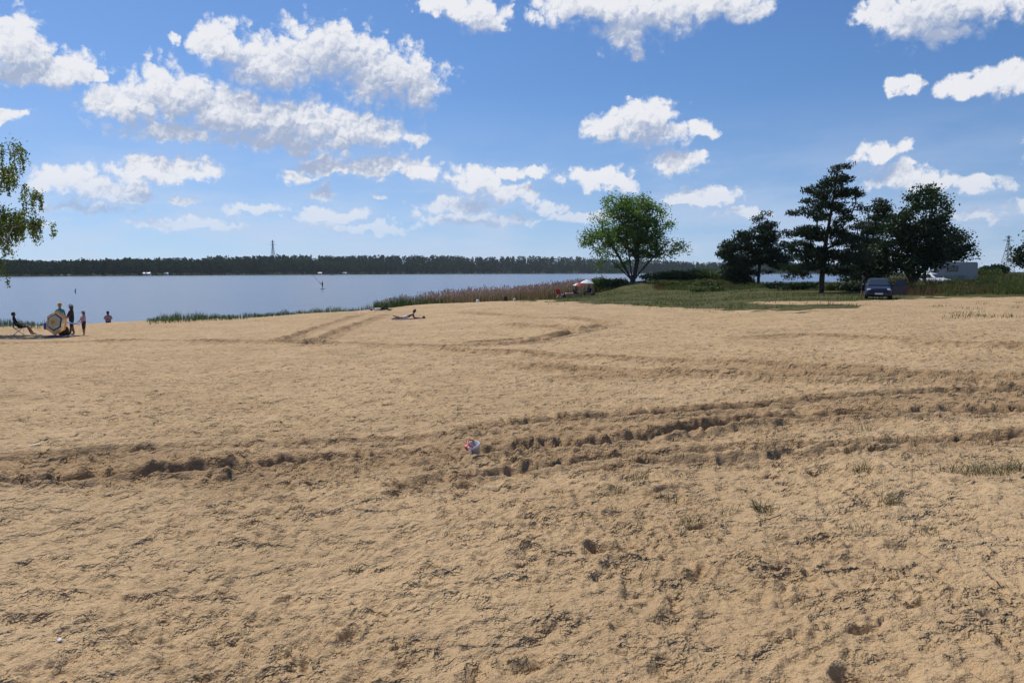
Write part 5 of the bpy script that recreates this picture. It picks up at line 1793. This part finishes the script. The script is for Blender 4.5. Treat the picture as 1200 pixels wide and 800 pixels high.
l = ground_at(1028, 55)
car('parked_car', 'dark blue car parked under the pines with its front door open', l, R(2), m_paintblue, True)
l = ground_at(1010.5, 55.5)
person('person in dark clothes with bare legs standing left of the blue car', l, R(70), stand(1, {'elR': (-0.26, -0.10, 1.15), 'wrR': (-0.20, -0.30, 1.05)}, 0.12), SWEAT(m_black, m_black, m_black), hair=m_hair, scale=0.92)
l = ground_at(1091, 86)
car('parked_car', 'white car in the sun left of the grey caravan', (l[0], l[1], l[2] + 0.0), R(55), m_paintwhite)

# ---- caravan
l = ground_at(1116, 88)
cv = thing('caravan', 'grey touring caravan with one dark window behind the weedy bank', 'caravan', l, R(-20))
side = [(-2.15, 0.45), (2.05, 0.45), (2.15, 0.8), (2.12, 2.45), (2.0, 2.60), (-1.75, 2.56), (-2.05, 2.35), (-2.35, 1.35), (-2.35, 0.9)]
mb = MB()
mb.v = [(x_, -1.05, z_) for x_, z_ in side] + [(x_, 1.05, z_) for x_, z_ in side]
ns = len(side)
mb.f = [tuple(range(ns)), tuple(range(ns, 2 * ns))[::-1]] + [((k + 1) % ns, k, ns + k, ns + (k + 1) % ns) for k in range(ns)]
mb.m = [0] * len(mb.f)
mb.build('shell', m_caravan, cv, bevel=0.05)
for (x_, w_) in ((-0.35, 1.0), (1.45, 0.7)):
    if x_ > 1:
        dr = MB().box((x_, -1.066, 1.45), (0.62, 0.03, 1.85)).build('door', m_caravan, cv, bevel=0.01)
        MB().box((x_ - 0.24, -1.095, 1.45), (0.05, 0.03, 0.12)).build('handle', m_dsteel, dr)
    else:
        wn = MB().box((x_, -1.068, 1.85), (w_, 0.03, 0.55)).build('window', m_glass, cv, bevel=0.01)
        mb = MB()
        for (ox, oz, sx, sz) in ((0, 0.29, w_ + 0.1, 0.05), (0, -0.29, w_ + 0.1, 0.05), (-w_ / 2 - 0.025, 0, 0.05, 0.53), (w_ / 2 + 0.025, 0, 0.05, 0.53)):
            mb.box((x_ + ox, -1.07, 1.85 + oz), (sx, 0.045, sz))
        mb.build('frame', m_dsteel, wn)
MB().box((0, -1.062, 1.02), (4.2, 0.02, 0.10)).build('trim_strip', m_grey, cv)
MB().box((0.2, 0, 2.66), (0.7, 0.7, 0.12)).build('roof_hatch', m_plwhite, cv, bevel=0.03)
for s in (-1, 1):
    wh = MB().lathe([(0.18, -0.09), (0.29, -0.09), (0.31, 0.0), (0.29, 0.09), (0.18, 0.09)], 18, (0.1, s * 0.95, 0.31), rot=Matrix.Rotation(E90, 3, 'X')).build('wheel', m_rubber, cv, True)
    MB().lathe([(0.04, 0.10), (0.17, 0.09), (0.18, -0.05)], 14, (0.1, s * 0.955, 0.31), rot=Matrix.Rotation(-E90 * -s, 3, 'X')).build('rim', m_steel, wh, True)
MB().tube([(-2.2, 0.5, 0.45), (-3.2, 0, 0.45), (-2.2, -0.5, 0.45)], 0.035, 6).build('drawbar', m_dsteel, cv)
MB().tube([(-3.1, 0, 0.0), (-3.1, 0, 0.5)], 0.03, 6).build('jockey_leg', m_dsteel, cv)

# ---- pylons
def pylon(label, loc, h, base, rz, arms):
    p = thing('pylon', label, 'pylon', loc, rz)
    top_w = base * 0.16
    waist = 0.80

    def half(f):
        return (base / 2) * (1 - f / waist) + (top_w / 2) * (f / waist) if f < waist else top_w / 2 * (1 - 0.4 * (f - waist) / (1 - waist))
    lv = [0, 0.16, 0.30, 0.43, 0.54, 0.64, 0.72, 0.80, 0.88, 1.0]
    tk = h * 0.0058
    for sx in (-1, 1):
        for sy in (-1, 1):
            MB().tube([(sx * half(f), sy * half(f), h * f) for f in lv], tk, 5).build('leg', m_pylon, p)
    mb = MB()
    for a, b in zip(lv[:-1], lv[1:]):
        for sx, sy, tx, ty in ((-1, -1, 1, -1), (1, -1, 1, 1), (1, 1, -1, 1), (-1, 1, -1, -1)):
            A_ = (sx * half(a), sy * half(a), h * a); B_ = (tx * half(b), ty * half(b), h * b)
            C_ = (tx * half(a), ty * half(a), h * a); D_ = (sx * half(b), sy * half(b), h * b)
            mb.tube([A_, B_], tk * 0.55, 4); mb.tube([C_, D_], tk * 0.55, 4); mb.tube([D_, B_], tk * 0.6, 4)
    mb.build('bracing', m_pylon, p)
    for (f, ln) in arms:
        mb = MB()
        for s in (-1, 1):
            mb.tube([(0, -half(f), h * f), (s * ln, 0, h * (f + 0.012)), (0, half(f), h * f)], tk * 0.75, 4)
            mb.tube([(0, 0, h * (f + 0.05)), (s * ln, 0, h * (f + 0.012))], tk * 0.75, 4)
        am = mb.build('cross_arm', m_pylon, p)
        for s in (-1, 1):
            MB().lathe([(0.10, 0), (0.16, -0.3), (0.10, -0.6), (0.16, -0.9), (0.10, -1.2)], 8, (s * ln, 0, h * (f + 0.012))).build('insulator', m_dsteel, am)
    return p


x_, y_ = (1177.5 - 600) / F * 850, 850
pylon('steel lattice pylon on the skyline at right', (x_, y_, float(zbase(x_, y_)) - 0.3), 40.0, 11.0, R(20), [(0.86, 8.0), (0.955, 4.0)])
x_, y_ = (321.5 - 600) / F * 1390, 1390
pylon('far small pylon rising behind the forest across the lake', (x_, y_, float(zbase(x_, y_)) - 0.3), 56.0 - float(zbase(x_, y_)), 9.0, R(-15), [(0.82, 5.5), (0.92, 4.0)])

# ---- across the lake
def shore_house(label, px_, Y_, w_, d_, h_, rz=0.0):
    x_ = (px_ - 600) / F * Y_
    b = thing('boathouse', label, 'house', (x_, Y_, float(zbase(x_, Y_))), rz, 'small white houses on the far shore')
    MB().box((0, 0, h_ / 2), (w_, d_, h_)).build('wall', m_white, b)
    mb = MB()
    e_ = 0.3
    mb.add([(-w_ / 2 - e_, -d_ / 2 - e_, h_), (w_ / 2 + e_, -d_ / 2 - e_, h_), (w_ / 2 + e_, d_ / 2 + e_, h_), (-w_ / 2 - e_, d_ / 2 + e_, h_), (-w_ / 2 - e_, 0, h_ + d_ * 0.32), (w_ / 2 + e_, 0, h_ + d_ * 0.32)], [(0, 1, 5, 4), (2, 3, 4, 5), (0, 4, 3), (1, 2, 5), (0, 3, 2, 1)])
    mb.build('roof', m_caravan, b)
    for k in (-0.28, 0.28):
        MB().box((k * w_, -d_ / 2 - 0.02, h_ * 0.55), (w_ * 0.16, 0.06, h_ * 0.35)).build('window', m_glass, b)
    MB().box((0, -d_ / 2 - 0.02, h_ * 0.38), (w_ * 0.14, 0.06, h_ * 0.72)).build('door', m_wood, b)


for (px_, w_, lab) in ((174, 7.0, 'wide low white boathouse on the far shore, leftmost of two'), (196, 4.5, 'small white boathouse right of the wide one on the far shore'), (376, 5.0, 'white hut on the far shore above the figure on the lake'), (404, 6.5, 'white hut on the far shore right of the moored motorboat')):
    Y_ = float(np.interp(px_, sh_px, sh_d)) + 4.0
    shore_house(lab, px_, Y_, w_, 4.0, 2.4)
p = at(389, 322.6, 900)
bt = thing('motorboat', 'small white motorboat on the lake near the far shore', 'boat', (p[0], p[1], WZ), R(80))
mb = MB()
prof = [(-2.6, 0.95, 0.85), (-1.5, 1.05, 0.85), (0.5, 1.0, 0.95), (2.0, 0.6, 1.1), (2.9, 0.05, 1.25)]
for (y_, w_, z_) in prof:
    mb.v += [(-w_, y_, z_), (-w_ * 0.75, y_, -0.15), (w_ * 0.75, y_, -0.15), (w_, y_, z_)]
for i in range(4):
    for k in range(4):
        mb.f.append((i * 4 + k, i * 4 + (k + 1) % 4, i * 4 + 4 + (k + 1) % 4, i * 4 + 4 + k))
mb.f += [(0, 3, 2, 1)]
mb.m = [0] * len(mb.f)
mb.build('hull', m_plwhite, bt)
MB().box((0, 0.2, 1.35), (1.5, 1.8, 0.9), taper=(0.8, 0.7)).build('cabin', m_navy, bt, bevel=0.05)
MB().box((0, -2.72, 0.8), (0.4, 0.3, 0.8)).build('outboard_motor', m_dsteel, bt, bevel=0.04)

# ------------------------------------------------------------------ grass tufts in the foreground sand
def tuft(label, px_, py_, n, h, rad_, lean=(0.0, 0.0)):
    x_, y_ = hit(px_, py_)
    n = int(n * 2.2)
    z_ = gz(x_, y_)
    B = np.clip(rng.normal(size=(n, 3)), -1.5, 1.5) * np.array([rad_, rad_ * 0.7, 0])
    B[:, 2] = height(B[:, 0] + x_, B[:, 1] + y_) - z_ - 0.012
    V, F_, _ = blades(B, 0.8 * h * rng.uniform(0.3, 1.1, n), 0.0042, 1.2, dirs=np.array([[lean[0], lean[1], 0]]))
    o = link('grass_tuft', np_mesh('grass_tuft', V, F_, m_marram, tone=np.repeat(rng.uniform(0, 1, n), 2)))
    o.location = (x_, y_, z_)
    tag(o, label, 'grass tuft', 'grass tufts in the foreground sand')


for args in [
    ('long grass tuft near the right edge below the wheel tracks', 1130, 556, 60, 0.17, 0.10, (0.25, 0)),
    ('dense grass tuft right next to the long one', 1160, 554, 60, 0.17, 0.08, (-0.3, 0)),
    ('grass tuft touching the right edge of the view', 1192, 549, 60, 0.19, 0.08, (-0.2, 0)),
    ('upright grass tuft in front of the deepest wheel ruts', 1010, 553, 40, 0.16, 0.05, (-0.2, 0)),
    ('grass tuft just above the upright one, leaning left', 1000, 534, 34, 0.17, 0.05, (-0.4, 0)),
    ('pale grass tuft inside the wheel tracks', 1008, 504, 30, 0.15, 0.08, (0, 0)),
    ('low wide grass tuft right of the pale one', 1050, 516, 44, 0.14, 0.13, (0, 0)),
    ('thin yellowish grass tuft below the long tufts', 1043, 592, 26, 0.17, 0.05, (0.1, 0)),
    ('bristly grass tuft left of centre of the sparse patch', 748, 563, 34, 0.12, 0.06, (-0.1, 0)),
    ('small dark bristly tuft, leftmost in the sand', 721, 581, 32, 0.10, 0.05, (0, 0)),
    ('sparse tuft with one tall upright blade', 781, 587, 18, 0.17, 0.05, (-0.3, 0)),
    ('leaning tuft above the smooth sand hollow', 808, 615, 26, 0.15, 0.06, (-0.35, 0)),
    ('thin tuft of single blades in the middle of the patch', 850, 602, 14, 0.13, 0.06, (0, 0)),
    ('stiff pointed tuft leaning left beside a dry twig', 890, 596, 22, 0.17, 0.03, (-0.55, 0)),
    ('tiny tuft right of the stiff pointed one', 905, 596, 12, 0.12, 0.03, (-0.3, 0)),
    ('faint short tuft near the lower right sand', 1005, 617, 16, 0.10, 0.05, (0, 0)),
    ('faint short tuft low on the right sand', 1085, 620, 14, 0.10, 0.05, (0.1, 0)),
    ('short tuft above the sparse patch', 796, 558, 22, 0.10, 0.08, (0, 0)),
]:
    tuft(*args)


# loose sprigs, far too small and many to count
def sprig_test(x, y, px):
    return vnoise(x / 0.8, y / 0.8, 451) > 0.66


Bp, _ = scatter(900, (680, 1260), (4.2, 11.0), sprig_test)
V, F_, _ = blades(Bp, rng.uniform(0.02, 0.09, len(Bp)), 0.004, 0.9)
Bq, _ = scatter(5200, (1040, 1290), (28, 46), lambda x, y, px: (vnoise(x / 1.3, y / 1.3, 83) > 0.66) & (px > 1060 + 60 * vnoise(x, y, 84)))
V2, F2, _ = blades(Bq, rng.uniform(0.04, 0.18, len(Bq)), 0.02, 0.7)
stuff('grass_sprigs', 'tiny scattered grass sprigs in the right hand sand', [(V, F_, tones(len(Bp), 2), m_marram), (V2, F2, tones(len(Bq), 2), m_weed)], 'grass')

# dry twigs lying on the sand
for (pts, lab) in (([(1045, 520), (1060, 516), (1074, 515)], 'dry stick lying in the wheel tracks at right'), ([(915, 605), (903, 609), (893, 612)], 'dry twig beside the stiff pointed tuft'), ([(735, 684), (748, 674), (760, 662)], 'thin dry stalk on the middle of the foreground sand'), ([(1168, 695), (1160, 682), (1154, 672)], 'thin dark twig on the sand near the lower right')):
    w = [hit(*q) for q in pts]
    zc = gz(*w[0])
    o = MB().tube([(q[0] - w[0][0], q[1] - w[0][1], gz(*q) - zc + 0.012) for q in w], [0.004, 0.0035, 0.002], 6).build('twig', m_wood)
    o.location = (w[0][0], w[0][1], zc)
    tag(o, lab, 'twig')
bpy.data.scenes.remove(WS)

# ------------------------------------------------------------------ the air
m_air = bpy.data.materials.new('thin_haze')
m_air.use_nodes = True
t = m_air.node_tree
t.nodes.clear()
pv = t.nodes.new('ShaderNodeVolumePrincipled')
pv.inputs['Color'].default_value = (0.80, 0.88, 1.0, 1)
pv.inputs['Density'].default_value = 0.00006
pv.inputs['Anisotropy'].default_value = 0.2
mo = t.nodes.new('ShaderNodeOutputMaterial')
t.links.new(pv.outputs[0], mo.inputs['Volume'])
hz = MB().box((0, 0, 27.0), (6400, 6400, 70.0)).build('haze', m_air)
tag(hz, 'thin blue summer haze over the lake', 'haze', kind='stuff')
